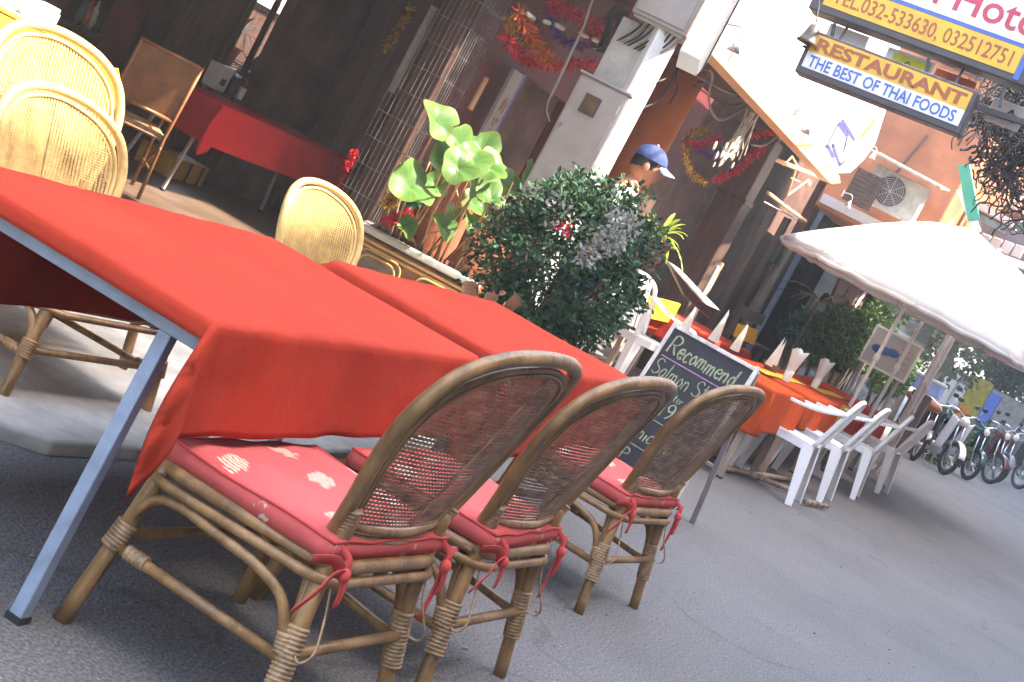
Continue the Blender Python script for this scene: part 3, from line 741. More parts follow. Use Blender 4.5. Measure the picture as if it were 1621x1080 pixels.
MB().lathe([(.17, .05), (.24, .3), (.26, .3), (.26, .36), (.22, .36), (.21, .33), (.001, .32)], 24, caps=False).build('pot', 'terracotta', bush, smooth=True)

blade_plant('spider_plant', 'lime green spider plant with arching leaves right behind the dark bush', 'plant', at(1040, 378, y=3.25), 36, .34, .035, 'leaf_lime', droop=1.0, up=1.0, pot=(.12, .22, 'terracotta'))

# ---- caladium with papery pinkish leaves
cp_ = at(790, 478, y=2.95)
ca = thing('caladium_plant', 'potted plant with large papery pink-veined leaves behind the second red table', 'plant', (cp_.x, cp_.y, 0))
def broad_leaf(par, px, py, Y, L_, W_, heading, pitch, m):
    p = at(px, py, y=Y) - par.location; mb = MB(); nu, nv = 8, 12
    T = Matrix.Rotation(heading, 3, 'Y') @ Matrix.Rotation(pitch, 3, 'X')
    def fn(u, v):
        w = W_ * (sin(pi * v ** .75) ** .9) * .5 + .001; s_ = (u - .5) * 2
        return p + T @ Vector((s_ * w, abs(s_) * w * .35 + .02 * sin(9 * v) * s_, (v - .4) * L_))
    mb.grid(fn, nu, nv); o = mb.build('leaf', m, par, smooth=True)
    uvl = o.data.uv_layers.new(name='UVMap')
    for pol in o.data.polygons:
        for li in pol.loop_indices:
            vi = o.data.loops[li].vertex_index; u = (vi % (nu + 1)) / nu - .5; v = (vi // (nu + 1)) / nv
            uvl.data[li].uv = (v * .6 + abs(u) * .35, abs(u) * 2)
    MB().tube(smooth_path([Vector((0, 0, .35)), (p + Vector((0, .03, .35))) / 2, p + T @ Vector((0, 0, -.4 * L_))], 4), .005, 6).build('stalk', 'stem', par, smooth=True)
for l in ((742, 466, 2.95, .17, .13, .3, .3), (775, 478, 2.9, .16, .09, .15, .5), (812, 482, 2.95, .19, .13, 1.55, .2), (757, 490, 3.0, .13, .1, -.4, .4), (795, 500, 3.0, .12, .1, 1.0, .3)):
    broad_leaf(ca, *l, 'caladium')
MB().lathe([(.1, .05), (.14, .28), (.155, .28), (.155, .33), (.13, .33), (.12, .3), (.001, .3)], 20, caps=False).build('pot', 'terracotta', ca, smooth=True)

# ================================================================ GARLANDS
def tinsel(name, label, pts, m, r=.04, n=900, s=.012, group=None, cat='garland'):
    path = smooth_path(pts, 8); mb = MB()
    mb.tube(path, r * .1, 5)
    for _ in range(n):
        k = random.random() * (len(path) - 1); i = int(k); q = path[i].lerp(path[i + 1], k - i)
        d = rdir(); a = q + d * r * .1; b = q + d * r * rnd(.5, 1.1); w = d.cross(rdir()).normalized() * s * .35
        mb.add([a - w, a + w, b + w * .6, b - w * .6], [(0, 1, 2, 3)])
    o = mb.build(name, m); tag(o, label, cat, group); return o
A = lambda px, py, Y: at(px, py, y=Y)
tinsel('gold_garland', 'gold tinsel strand hanging inside the dark doorway', [A(612, 78, 6.2), A(622, 60, 6.2), A(636, 38, 6.2), A(650, 15, 6.2)], 'tinsel_gold', .055, 900)
G1 = 'tinsel garlands on the maroon wall'
tinsel('tinsel_garland', 'red tinsel garland swagged across the maroon wall above the meter box', [A(800, 60, 4.7), A(835, 95, 4.7), A(880, 105, 4.7), A(930, 100, 4.7), A(975, 118, 4.7)], 'tinsel_red', .07, 1500, group=G1)
tinsel('tinsel_garland', 'orange and gold tinsel hanging beside the top of the mesh pillar', [A(822, 20, 4.65), A(840, 55, 4.65), A(855, 80, 4.6), A(868, 98, 4.6)], 'tinsel_orange', .08, 1300, group=G1)
tinsel('tinsel_garland', 'olive gold tinsel bunch at the left of the maroon wall', [A(805, 30, 4.75), A(818, 55, 4.75), A(845, 70, 4.75)], 'tinsel_gold', .06, 600, group=G1)
tinsel('tinsel_garland', 'purple tinsel strand crossing the maroon wall under the bamboo rail', [A(868, 5, 4.75), A(878, 45, 4.75), A(900, 68, 4.75), A(940, 72, 4.75)], 'tinsel_purple', .06, 900, group=G1)
tinsel('tinsel_garland', 'upper red tinsel garland at the top edge of the maroon wall', [A(870, 8, 4.7), A(905, 22, 4.7), A(950, 42, 4.7), A(990, 20, 4.7)], 'tinsel_red', .08, 1600, group=G1)
tinsel('tinsel_garland', 'dark crimson tinsel drooping just below the upper bracket box', [A(930, 55, 4.72), A(960, 60, 4.72), A(1000, 40, 4.72)], 'tinsel_red', .07, 900, group=G1)
tinsel('tinsel_garland', 'short red tinsel curl at the foot of the wire mesh pillar', [A(548, 268, 4.6), A(556, 252, 4.6), A(562, 240, 4.6)], 'tinsel_red', .035, 350)
tinsel('tinsel_garland', 'small gold tinsel tuft among the lotus stalks', [A(612, 325, 4.5), A(622, 312, 4.5), A(630, 300, 4.5)], 'tinsel_gold', .06, 500)
tinsel('tinsel_garland', 'small green tinsel tuft under the large lotus leaf', [A(642, 322, 4.5), A(655, 318, 4.5), A(662, 322, 4.5)], 'tinsel_green', .045, 400)
tinsel('tinsel_garland', 'magenta tinsel lying behind the planter rim', [A(610, 350, 4.6), A(628, 345, 4.6), A(648, 338, 4.6)], 'tinsel_red', .05, 450)
# bamboo rail
br = thing('bamboo_rail', 'broken pale bamboo rail strung across the garlands on the maroon wall', 'rail', A(880, 40, 4.6))
for a, b in (((835, 22), (845, 30)), ((862, 34), (870, 37)), ((880, 39), (892, 46)), ((918, 53), (930, 59)), ((938, 62), (965, 74))):
    MB().tube([A(*a, 4.6) - br.location, A(*b, 4.6) - br.location], .016, 8).build('bamboo_piece', 'shell', br, smooth=True)
MB().tube([A(830, 20, 4.62) - br.location, A(968, 76, 4.62) - br.location], .004, 5).build('wire', 'cable', br)
# hanging pole
o = MB().tube([A(938, 0, 4.4), A(925, 40, 4.4), A(878, 140, 4.4), A(868, 160, 4.4), A(865, 175, 4.4), A(870, 192, 4.4)], [.009, .01, .012, .008, .007, .006], 8).build('hook_pole', 'grey_box', smooth=True)
tag(o, 'thin pale hooked pole hanging in front of the maroon wall', 'pole')
# hanging lamp by the box (dark round coil of cable)
cc = A(868 + 0, 50, 4.3); cc = A(862 + 20, 38, 4.3)
cc = A(873, 40, 4.3); cc = A(885, 38, 4.3)
c0 = A(866 + 105, 48, 4.2)
mb = MB()
for k in range(16):
    rr = rnd(.08, .14); off = Vector((rnd(-.03, .03), rnd(-.03, .03), rnd(-.03, .03))); t0 = rnd(0, .5)
    mb.tube([c0 + off + Vector((rr * cos(a), .02 * sin(3 * a), rr * 1.3 * sin(a) + t0 * .05)) for a in [2 * pi * i / 22 for i in range(22)]], .006, 5, closed=True)
tag(mb.build('cable_coil', 'cable'), 'tangled coil of black cable hanging beside the upper bracket box', 'cable coil')

# wreath, tinsel and wind chime under the canopy
wr = A(1100, 240, 4.0)
mb = MB(); pts = [A(1118, 205, 4.), A(1092, 215, 4.), A(1085, 245, 4.), A(1095, 275, 4.), A(1118, 290, 4.)]
tinsel('gold_wreath', 'curved gold tinsel wreath hanging under the canopy by the orange column', pts, 'tinsel_gold', .05, 1100, cat='wreath')
tinsel('tinsel_garland', 'pink-red tinsel strand draped through the gold wreath', [A(1085, 225, 4.), A(1110, 228, 4.), A(1140, 218, 4.)], 'tinsel_red', .05, 800)
tinsel('tinsel_garland', 'purple tinsel in the middle of the gold wreath', [A(1105, 235, 3.98), A(1125, 245, 3.98), A(1145, 240, 3.98)], 'tinsel_purple', .055, 700)
tinsel('tinsel_garland', 'crimson tinsel hanging from the canopy edge beside the timber column', [A(1130, 285, 4.), A(1165, 272, 4.), A(1195, 245, 4.), A(1208, 235, 4.)], 'tinsel_red', .06, 1100)
tinsel('tinsel_garland', 'short crimson tinsel tied under the canopy corner', [A(1190, 215, 3.9), A(1212, 210, 3.9), A(1230, 208, 3.9)], 'tinsel_red', .05, 500)
wc = thing('wind_chime', 'pale shell and stick wind chime hanging slantwise under the canopy', 'wind chime', A(1180, 190, 3.7))
for k in range(26):
    a = A(1192 + rnd(-6, 6), 178 + rnd(-4, 4), 3.7) - wc.location + Vector((0, rnd(-.05, .05), 0)); b = A(1160 + rnd(-14, 14), 240 + rnd(-10, 16), 3.7) - wc.location + Vector((0, rnd(-.06, .06), 0))
    MB().tube([a, b], .006, 5).build('stick', 'shell', wc)
for k in range(14):
    b = A(1152 + rnd(-22, 14), 238 + rnd(-8, 26), 3.66) - wc.location
    MB().ball(b, rnd(.014, .026), 8, 6, sc=(1, .5, 1.6)).build('shell_disc', 'shell', wc, smooth=True)
# ================================================================ UTILITY POST AND METER BOXES
Yp = 3.95
Yp = 3.76; pt = Vector((10.32, Yp, 0))
post = thing('utility_post', 'square white concrete post carrying meter boxes, behind the bush', 'post', (pt.x + .02, Yp, 0))
MB().box((0, .0, 1.9), (.17, .17, 3.8), R=Matrix.Rotation(radians(42), 3, 'Z')).build('shaft', 'white_paint', post, bevel=.01)
for zz in (2.05, 2.09): MB().beam((-.02, -.102, zz), (.03, -.102, zz + .01), .012, .01, up=Vector((0, 1, 0))).build('bolt_slot', 'black', post)
MB().tube(smooth_path([(.1, -.1, 2.28), (.04, -.14, 2.3), (-.02, -.13, 2.26)], 4), .006, 6).build('clip', 'cable', post)
# pale concrete panel behind the wires, and the steel meter box facing along the street
mbx = thing('meter_box', 'tall grey steel meter box with a small olive window, mounted on the post', 'meter box', (10.24, Yp, 0))
t = A(922, 119, 3.99); zt = 2.07; zb = 1.15
MB().box((-.0, .155, (zt + zb) / 2), (.12, .38, zt - zb)).build('housing', 'grey_box', mbx, bevel=.008)
MB().box((-.064, .155, (zt + zb) / 2), (.012, .35, zt - zb - .04)).build('door', 'grey_box', mbx, bevel=.004)
fr = MB().box((-.072, .175, zt - .17), (.01, .125, .135)).build('window_frame', 'dark_steel', mbx, bevel=.003)
MB().box((-.078, .175, zt - .17), (.006, .105, .115)).build('window', 'planter_olive', mbx)
for zz in (zt - .12, zb + .15): MB().tube([(-.07, -.02, zz - .03), (-.07, -.02, zz + .03)], .008, 6).build('hinge', 'bare_steel', mbx)
MB().lathe([(.001, 0), (.012, 0), (.012, .015), (.001, .015)], 10, (-.07, .3, 1.7), axis=(-1, 0, 0), caps=False).build('lock', 'bare_steel', mbx)
MB().box((0, .155, zt + .012), (.14, .4, .02)).build('cap', 'grey_box', mbx, bevel=.004)
ux = thing('upper_box', 'large grey steel distribution box high on the post with cables pouring out below', 'meter box', (10.4, Yp, 0))
q1 = A(1003, 22, 4.2)
MB().box((-.03, .03, 2.93), (.34, .42, .68)).build('housing', 'grey_box', ux, bevel=.008)
MB().box((-.206, .03, 2.93), (.01, .38, .62)).build('door', 'grey_box', ux, bevel=.003)
MB().box((-.03, .03, 2.58), (.3, .38, .02)).build('base_plate', 'concrete', ux)
for k in range(11):
    y0 = -.13 + k * .028
    pts = [(-.1 + rnd(-.06, .06), y0, 2.6), (-.12, y0 + .04, 2.48), (-.1, y0 + .12, 2.38), (-.02, y0 + .22, rnd(2.25, 2.33)), (.1, y0 + .36, 2.28)]
    MB().tube(smooth_path(pts, 5), .0075, 6).build('cable', 'cable' if k % 3 else 'cable_pale', ux, smooth=True)
MB().box((-.02, .16, 2.32), (.05, .3, .46)).build('mounting_panel', 'concrete', post, bevel=.005)
# steel duct beside the box
dk = thing('steel_duct', 'bright white metal duct dropping between the upper box and the canopy', 'duct', at(1113, 100, y=3.36))
zt_ = dk.location.z
MB().prism([Vector((-.08, 0, .0)), Vector((0, 0, -.1)), Vector((.08, 0, .02)), Vector((.08, 0, 1.6)), Vector((-.08, 0, 1.6))], (0, .16, 0)).build('channel', 'white_paint', dk, bevel=.006)
MB().tube([(.012, -.012, -.05), (.012, -.012, 1.6)], .006, 6).build('conduit', 'cable', dk)
cb = MB()
cbo = thing('drooping_cables', 'loops of dark and pale cable drooping round the orange column', 'cable', A(1090, 110, 4.1))
def loop(pts, Y, r, m):
    P_ = [A(a, b, Y) - cbo.location for a, b in pts]; MB().tube(smooth_path(P_, 6), r, 6).build('cable', m, cbo, smooth=True)
loop([(1078, 100), (1095, 112), (1120, 110), (1128, 120), (1122, 150), (1126, 175), (1140, 190), (1165, 180), (1200, 155)], 3.95, .011, 'cable_pale')
loop([(1075, 105), (1060, 135), (1040, 160), (1015, 172)], 3.8, .009, 'cable')
loop([(1070, 115), (1072, 140), (1060, 165)], 3.85, .007, 'cable')
loop([(1100, 118), (1150, 145), (1185, 152)], 4.2, .01, 'cable_pale')
loop([(1105, 128), (1160, 150), (1200, 165)], 4.3, .008, 'cable')
loop([(1098, 135), (1150, 165), (1195, 160)], 4.4, .008, 'cable')
loop([(1190, 230), (1210, 230), (1230, 215), (1240, 205)], 3.8, .01, 'cable_pale')
# orange column
oc = A(1050, 180, 4.75)
o = MB().tube([(oc.x, 4.75, .06), (oc.x, 4.75, 3.2)], .2, 28).build('orange_column', 'orange_paint', smooth=True)
tag(o, 'round column painted bright orange behind the man in the cap', 'column')

# ================================================================ CANOPY BOARD
cn = thing('canopy_board', 'long sunlit white canopy board with purple and yellow lettering over the terrace', 'canopy', (8.2, 3.5, 0))
def C(x, z): return Vector((x * 1.1667 - 8.2, 0, 1.33 + (z - 1.33) * 1.1667))
xa = A(1132, 89, 3.0); xb = A(1330, 306, 3.0)
poly = [C(9.0, 2.51), C(13.7, 2.51), C(14.25, 2.62), C(14.5, 2.8), C(14.6, 3.0), C(14.3, 3.28), C(13.6, 3.35), C(9.0, 4.1)]
MB().prism(poly, (0, .18, 0)).build('board', 'white_paint', cn, bevel=.03)
MB().prism([C(8.98, 2.425), C(13.75, 2.425), C(14.1, 2.5), C(13.9, 2.535), C(8.98, 2.535)], (0, .16, 0)).build('lower_band', 'peach_paint', cn, bevel=.008)
MB().box((5.6, .8, 2.86), (5.8, 1.2, .06)).build('soffit', 'dark_wood', cn)
MB().box((5.4, .3, 2.74), (5.4, .1, .05)).build('under_rail', 'dark_wood', cn)
# purple characters, yellow strip (flat print on the board)
def stroke(par, name, pts, Y, w, m, th=.004):
    P_ = [A(a, b, Y) - par.location for a, b in pts]
    for a, b in zip(P_, P_[1:]): MB().beam(a, b, w, th, up=Vector((0, 1, 0))).build(name, m, par)
for pts in (((1307, 235), (1328, 195)), ((1328, 195), (1342, 215), (1336, 240)), ((1318, 228), (1330, 262)), ((1330, 262), (1338, 255)),
            ((1333, 190), (1353, 222)), ((1311, 232), (1320, 250))):
    stroke(cn, 'purple_character', pts, 3.494, .035, 'print_purple')
stroke(cn, 'yellow_mark', ((1363, 218), (1386, 190)), 3.494, .08, 'print_yellow')
stroke(cn, 'yellow_mark', ((1392, 172), (1400, 165)), 3.494, .035, 'print_yellow')
# lamps and bells on brackets fixed along the board
def spot(px, py, Y, lab, sc=1.0):
    b = thing('bracket_lamp', lab, 'lamp', A(px, py, Y), 0, None, sc)
    MB().tube(smooth_path([(0, .12, .06), (0, .02, .08), (0, -.02, .03), (0, -.01, -.02)], 4), .008, 6).build('arm', 'grey_box', b, smooth=True)
    MB().lathe([(.012, .02), (.03, -.01), (.05, -.07), (.047, -.07), (.02, -.02), (.001, -.015)], 16, (0, -.01, -.02), caps=False).build('shade', 'bare_steel', b, smooth=True)
    MB().box((0, .13, .05), (.05, .02, .09)).build('wall_plate', 'grey_box', b, bevel=.003)
    MB().tube([(0, -.01, -.03), (.01, -.01, -.17)], .004, 5).build('pull_cord', 'cable_pale', b)
spot(1168, 62, 3.35, 'small bracket lamp on the white canopy board near the steel duct')
spot(1280, 195, 3.35, 'small bracket lamp on the middle of the white canopy board')
spot(1384, 242, 3.35, 'small bracket lamp at the far end of the white canopy board', .7)
spot(1345, 318, 3.42, 'small bracket lamp hanging at the lower tip of the canopy board', .8)
p = A(1280, 62, 2.75)
be = thing('hanging_bell', 'dark bronze bell hanging at the left end of the restaurant sign', 'bell', p)
MB().lathe([(.01, .1), (.035, .09), (.045, .04), (.06, -.01), (.075, -.03), (.07, -.03), (.04, 0), (.001, .02)], 20, caps=False).build('body', 'old_bronze', be, smooth=True)
MB().lathe([(.02, .0), (.001, -.02), (.02, -.04)], 10, (0, 0, -.02), caps=False).build('clapper', 'black', be, smooth=True)
MB().tube([(0, 0, .09), (.02, .05, .22), (.0, .1, .3)], .005, 5).build('chain', 'cable', be)

# ================================================================ SIGNS
def hang_sign(name, label, bl, br_, tl, X, th, frame, parts):
    """sign facing back along the street, in the plane x = X.  bl/br/tl are pixels of its face corners"""
    b0 = at(*bl, x=X); b1 = at(*br_, x=X); t0 = at(*tl, x=X)
    w = abs(b0.y - b1.y); h = t0.z - b0.z
    return b0, w, h
b0 = at(1269, 104, x=10.0); b1 = at(1517, 200, x=10.0)
roll_s = 0.0
sgn = thing('restaurant_sign', 'yellow and white lightbox sign reading RESTAURANT THE BEST OF THAI FOODS', 'sign', (10.0, b0.y, 2.712), 0)
W_ = b0.y - b1.y; H_ = .222
# local axes: right = -y, up = z with the slight slope seen in the photograph
slope = (b1.z - b0.z) / W_
Xr = Vector((0, -1, slope)).normalized(); Zr = Vector((0, slope, 1)).normalized()
def SP(u, v, d=0): return Xr * u + Zr * v + Vector((-d, 0, 0))
def splate(name, u0, u1, v0, v1, d0, d1_, m, par, bevel=0):
    mb = MB(); mb.prism([SP(u0, v0, d0), SP(u1, v0, d0), SP(u1, v1, d0), SP(u0, v1, d0)], (-(d1_ - d0), 0, 0))
    return mb.build(name, m, par, bevel=bevel)
splate('case', -.03, W_ + .03, -.045, H_ + .02, -.15, .0, 'sign_frame', sgn, .008)
splate('yellow_panel', 0, W_, H_ * .47, H_, .001, .006, 'sign_yellow', sgn)
splate('white_panel', 0, W_, 0, H_ * .468, .001, .006, 'sign_white', sgn)
def sletters(par, body, u0, v0, width, size, m, d=.0075, bold=.004, italic=0.0, name='lettering'):
    return text_mesh(name, body, size, m, par, frame_mtx(SP(u0, v0, d), Xr, Zr), depth=.0015, width=width, bold=bold, italic=italic)
sletters(sgn, 'RESTAURANT', .03, H_ * .47 + .02, W_ - .06, .112, 'sign_brown', bold=.004)
sletters(sgn, 'THE BEST OF THAI FOODS', -.0 + .03, .014, W_ - .07, .105, 'sign_blue', bold=.0015)
for u in (.12, W_ - .15): MB().beam(SP(u, H_ + .02, -.12), SP(u, H_ + .16, -.2), .015, .015).build('hanger', 'dark_steel', sgn)

b0t = at(1302, 7, x=10.1); b1t = at(1606, 118, x=10.1)
W2 = b0t.y - b1t.y
tel = thing('hotel_sign', 'large lightbox sign with yellow telephone strip and crimson Hotel lettering on white', 'sign', (10.1, b0t.y, b0t.z), 0)
slope = (b1t.z - b0t.z) / W2
Xr = Vector((0, -1, slope)).normalized(); Zr = Vector((0, slope, 1)).normalized()
splate('case', -.08, W2 + .09, -.05, 1.1, -.2, 0, 'sign_frame', tel, .01)
splate('blue_border', W2 + .002, W2 + .04, -.03, 1.08, .001, .009, 'sign_blue', tel)
splate('yellow_panel', 0, W2, 0, .165, .001, .006, 'sign_yellow', tel)
splate('blue_line', 0, W2, .167, .19, .001, .007, 'sign_blue', tel)
splate('white_panel', 0, W2, .192, 1.08, .001, .006, 'sign_white', tel)
sletters(tel, 'TEL.032-533630, 032512751', .05, .035, W2 - .1, .14, 'sign_brown', bold=.001)
sletters(tel, 'ran Hotel', .34, .245, W2 - .3, .26, 'sign_crimson', bold=.003)
sletters(tel, 'rant', W2 - .22, .52, .3, .13, 'sign_brown', bold=.002)
for u in (.1, .75, 1.25): MB().beam(SP(u, -.07, -.1), SP(u + .03, -.2, -.1), .025, .02).build('strut', 'dark_steel', tel)
# small boards between the two signs
splates = thing('small_white_board', 'blank white board squeezed between the two hanging signs', 'board', (10.35, b0t.y, b0t.z - .12), 0)
splate('panel', .05, .33, -.04, .075, 0, .02, 'sign_white', splates, .004)
sb2 = thing('small_yellow_board', 'small bright yellow and white board above the middle of the restaurant sign', 'board', (10.3, b0t.y, b0t.z - .15), 0)
splate('panel', .48, .8, -.05, .08, 0, .02, 'sign_white', sb2, .004)
splate('yellow_face', .53, .78, -.045, .06, .021, .024, 'print_yellow', sb2)
for a_, b_ in (((.6, -.01), (.64, .03)), ((.64, .03), (.66, .0)), ((.6, -.02), (.69, -.02)), ((.7, .0), (.74, -.01))):
    MB().beam(SP(a_[0], a_[1], .026), SP(b_[0], b_[1], .026), .008, .003, up=Vector((1, 0, 0))).build('mark', 'black', sb2)
sb3 = thing('rusty_board', 'rust brown panel above the right half of the restaurant sign', 'board', (10.4, b0t.y, b0t.z - .17), 0)
splate('panel', .8, 1.08, -.07, .1, 0, .02, 'terracotta', sb3, .004)
splate('orange_tip', 1.0, 1.07, -.03, .05, .021, .025, 'peach_paint', sb3)
o = MB().ball(at(1447, 122, x=10.3), .05, 14, 10, sc=(.6, .8, 1.2)).build('white_lamp_globe', 'sign_white', smooth=True)
tag(o, 'small white oval lamp globe at the right end of the rusty board', 'lamp')
sb4 = thing('letter_board', 'grey board with black marks next to the pole behind the restaurant sign', 'board', (10.5, b0t.y, b0t.z - .2), 0)
splate('panel', 1.2, 1.42, -.06, .1, 0, .02, 'grey_box', sb4, .004)
for a_, b_ in (((1.3, .0), (1.34, .06)), ((1.34, .06), (1.37, -.02)), ((1.29, .02), (1.38, .03))):
    MB().beam(SP(a_[0], a_[1], .024), SP(b_[0], b_[1], .024), .014, .004, up=Vector((1, 0, 0))).build('mark', 'black', sb4)
# horizontal sign gantry
gn = thing('sign_gantry', 'dark steel gantry from which both hanging signs are carried', 'gantry', (10.2, 3.2, 0))
MB().beam((0, 0, 4.3), (0, -2.4, 4.3), .06, .06).build('beam', 'dark_steel', gn, bevel=.005)
MB().beam((.2, -1.35, 2.98), (.2, -1.95, 3.05), .04, .04).build('lower_beam', 'sign_frame', gn, bevel=.004)
MB().tube([(.1, .05, 4.3), (.05, -.35, 3.1)], .006, 6).build('stay_wire', 'cable', gn)
MB().beam((0, 0, 4.3), (0, 1.9, 4.1), .06, .06).build('wall_arm', 'dark_steel', gn)

# ================================================================ TIMBER COLUMN, SHOP FRONT BEYOND THE CANOPY
Yf = 4.3
tc_ = A(1160, 320, Yf)
tcol = thing('timber_column_front', 'thick brown timber column under the far end of the canopy', 'column', (tc_.x, Yf, .05))
MB().box((0, 0, 1.35), (.36, .3, 2.7)).build('shaft', 'brown_wood', tcol, bevel=.012)
MB().box((.19, -.1, .7), (.04, .16, 1.3)).build('pale_cladding', 'peach_paint', tcol, bevel=.004)
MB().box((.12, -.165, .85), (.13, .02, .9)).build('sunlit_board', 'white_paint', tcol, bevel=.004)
MB().box((0, 0, 2.0), (.39, .33, .05)).build('collar', 'dark_wood', tcol, bevel=.006)
# metal frame with rods
mf = thing('awning_frame', 'pinkish steel frame with hanging triangular rods beneath the canopy', 'frame', A(1240, 250, 4.2))
def rod(pts, Y, r, m='peach_paint', nm='rod'):
    MB().tube([A(a, b, Y) - mf.location for a, b in pts], r, 7).build(nm, m, mf, smooth=True)
rod([(1222, 250), (1245, 260), (1320, 290)], 4.2, .025)
rod([(1236, 215), (1222, 250)], 4.2, .018)
rod([(1262, 262), (1246, 310), (1280, 285)], 4.2, .012)
rod([(1240, 262), (1254, 248), (1262, 262)], 4.2, .01)
rod([(1252, 282), (1266, 288)], 4.2, .008)
rod([(1215, 305), (1240, 325), (1275, 350)], 4.25, .022)
rod([(1210, 320), (1270, 352)], 4.5, .008, 'bare_steel')
MB().ball(A(1278, 290, 4.2) - mf.location, .045, 14, 10).build('bulb', 'peach_paint', mf, smooth=True)

shop = thing('brown_shop', 'brown rendered shop front with dark glazed doorway behind the umbrella', 'shop', (14, 5, 0))
def sq(name, pts, Y, th, m, bevel=0.0):
    mb = MB(); mb.prism([A(a, b, Y) - shop.location for a, b in pts], (0, th, 0)); return mb.build(name, m, shop, bevel=bevel)
xs0 = A(1190, 400, 5.0).x
MB().box((26 - 14 - .5, 1.3, 1.8), (18, .2, 3.6)).build('rear_wall', 'interior_dark', shop)
def vs(name, px0, px1, z0, z1, Y, th, m, bevel=0.0):
    x0 = A(*px0, Y).x; x1 = A(*px1, Y).x
    return MB().box(((x0 + x1) / 2 - 14, Y + th / 2 - 5, (z0 + z1) / 2), (x1 - x0, th, z1 - z0)).build(name, m, shop, bevel=bevel)
vs('door_panel', (1165, 430), (1215, 440), .05, 2.1, 5.2, .05, 'dark_wood')
vs('glass_door', (1195, 440), (1240, 455), .05, 2.0, 5.4, .03, 'glass_dark')
for px in ((1150, 470), (1180, 470), (1216, 450), (1243, 440)):
    x0 = A(*px, 5.1).x; MB().box((x0 - 14, .1, 1.2), (.1, .1, 2.4)).build('door_post', 'dark_wood' if px[0] != 1216 else 'brown_wood', shop, bevel=.005)
x0 = A(1205, 470, 5.0).x; MB().tube([(x0 - 14, 0, .05), (x0 - 14, 0, 2.1)], .09, 14).build('round_post', 'weathered_pole', shop, smooth=True)
xw = A(1262, 400, 4.9).x
MB().box((xw - 14 + 4.0, 0, 1.0), (8.0, .16, 1.9)).build('rendered_wall', 'brown_wall', shop, bevel=.008)
MB().box((xw - 14 + 4.0, -.02, 2.0), (8.1, .24, .1)).build('wall_cornice', 'maroon_paint', shop, bevel=.008)
MB().box((xw - 14 + 4.0, 0.05, 2.65), (8.0, .14, 1.2)).build('upper_wall', 'maroon_paint', shop)
MB().box((xw - 14 + 4.0, -.08, .45), (8.0, .04, .8)).build('wall_skirting', 'maroon_paint', shop)
MB().box((4.5, 1.5, 3.7), (14, 3.0, .14)).build('roof', 'dark_wood', shop)
# pinkish poster board with a white rail
pbx = thing('poster_board', 'leaning pinkish grey poster board with a pale rail behind the palm', 'board', A(1370, 480, 3.45))
mb = MB(); mb.prism([A(a, b, 3.45) - pbx.location for a, b in ((1335, 430), (1382, 452), (1336, 535), (1300, 518))], (0, .04, 0)); mb.build('panel', 'brown_wall', pbx, bevel=.004)
for s_ in (-.12, .12): MB().box((s_ - .1, .06, -pbx.location.z / 2 - .2), (.04, .04, pbx.location.z - .3)).build('leg', 'brown_wood', pbx)
MB().tube([A(1378, 452, 3.42) - pbx.location, A(1336, 508, 3.42) - pbx.location], .018, 8).build('rail', 'white_paint', pbx, smooth=True)
MB().beam(A(1343, 460, 3.44) - pbx.location, A(1336, 470, 3.44) - pbx.location, .08, .01, up=Vector((0, 1, 0))).build('mark', 'dark_wood', pbx)
# thin palm
pp = A(1296, 478, 3.25)
blade_plant('dracaena_palm', 'slender dark palm with drooping strap leaves against the brown wall', 'palm', (pp.x, 3.25, .1), 20, .55, .05, 'leaf_palm', droop=.75, up=.8, stemh=pp.z - .1)
# shrub bank behind the plastic tables
def shrub(label, px, py, Y, r, n, m='leaf_mid', lf=.04, group=None, name='garden_shrub', stemm='bark'):
    c = A(px, py, Y); t = thing(name, label, 'shrub', (c.x, Y, .05), 0, group); mb = MB(); zc = max(c.z, r[2] * .6)
    leaves(mb, n, (0, 0, zc), r, lf, lump, shell=.35, elong=1.9, flat=.4)
    mb.build('foliage', m, t, kind='stuff')
    mb = MB()
    for k in range(5):
        a = k * 1.3; mb.tube([(0, 0, -.05), (.1 * cos(a), .1 * sin(a), zc * .5), (r[0] * .6 * cos(a), r[1] * .6 * sin(a), zc)], [.02, .015, .006], 5)
    mb.build('stems', stemm, t); return t
shrub('leafy green shrub behind the first orange table', 1318, 540, 3.3, (.8, .3, .4), 3000)
shrub('taller green shrub behind the umbrella poles', 1362, 532, 3.4, (.9, .35, .52), 3600)
shrub('green shrub at the far end of the orange tables beneath the poster', 1408, 588, 3.2, (1.0, .35, .42), 3600)
shrub('low dark shrub below the slender palm', 1275, 535, 3.8, (.6, .3, .3), 1500, 'leaf_dark')

# ================================================================ ORANGE HOUSE, AC UNIT, POLE, FAR BUILDINGS
Xo = 20.0
oh = thing('orange_house', 'salmon orange rendered house behind the canopy board and signs', 'house', (Xo, 4, 0))
yl = at(1385, 200, x=Xo).y; yr = at(1485, 330, x=Xo).y
MB().box((3.0, (yl + yr) / 2 - 4 + .05, 4.4), (6, yl - yr + .3, 3.6)).build('wall', 'salmon_paint', oh, bevel=.02)
for (dy, dz) in ((.1, 5.3),):
    wf = MB().box((-.02, (yl + yr) / 2 - 4 + dy, dz), (.06, .9, .9)).build('window', 'brown_wood', oh); MB().box((-.055, (yl + yr) / 2 - 4 + dy, dz), (.02, .75, .75)).build('pane', 'glass_dark', wf)
MB().box((-.03, (yl + yr) / 2 - 4, 2.72), (.08, yl - yr + .3, .12)).build('ledge', 'far_wall', oh)
zj = at(1440, 240, x=Xo).z
MB().beam((-.012, at(1468, 215, x=Xo).y - 4, at(1468, 215, x=Xo).z), (-.012, at(1418, 275, x=Xo).y - 4, at(1418, 275, x=Xo).z), .03, .015, up=Vector((1, 0, 0))).build('drain_pipe', 'brown_wood', oh)
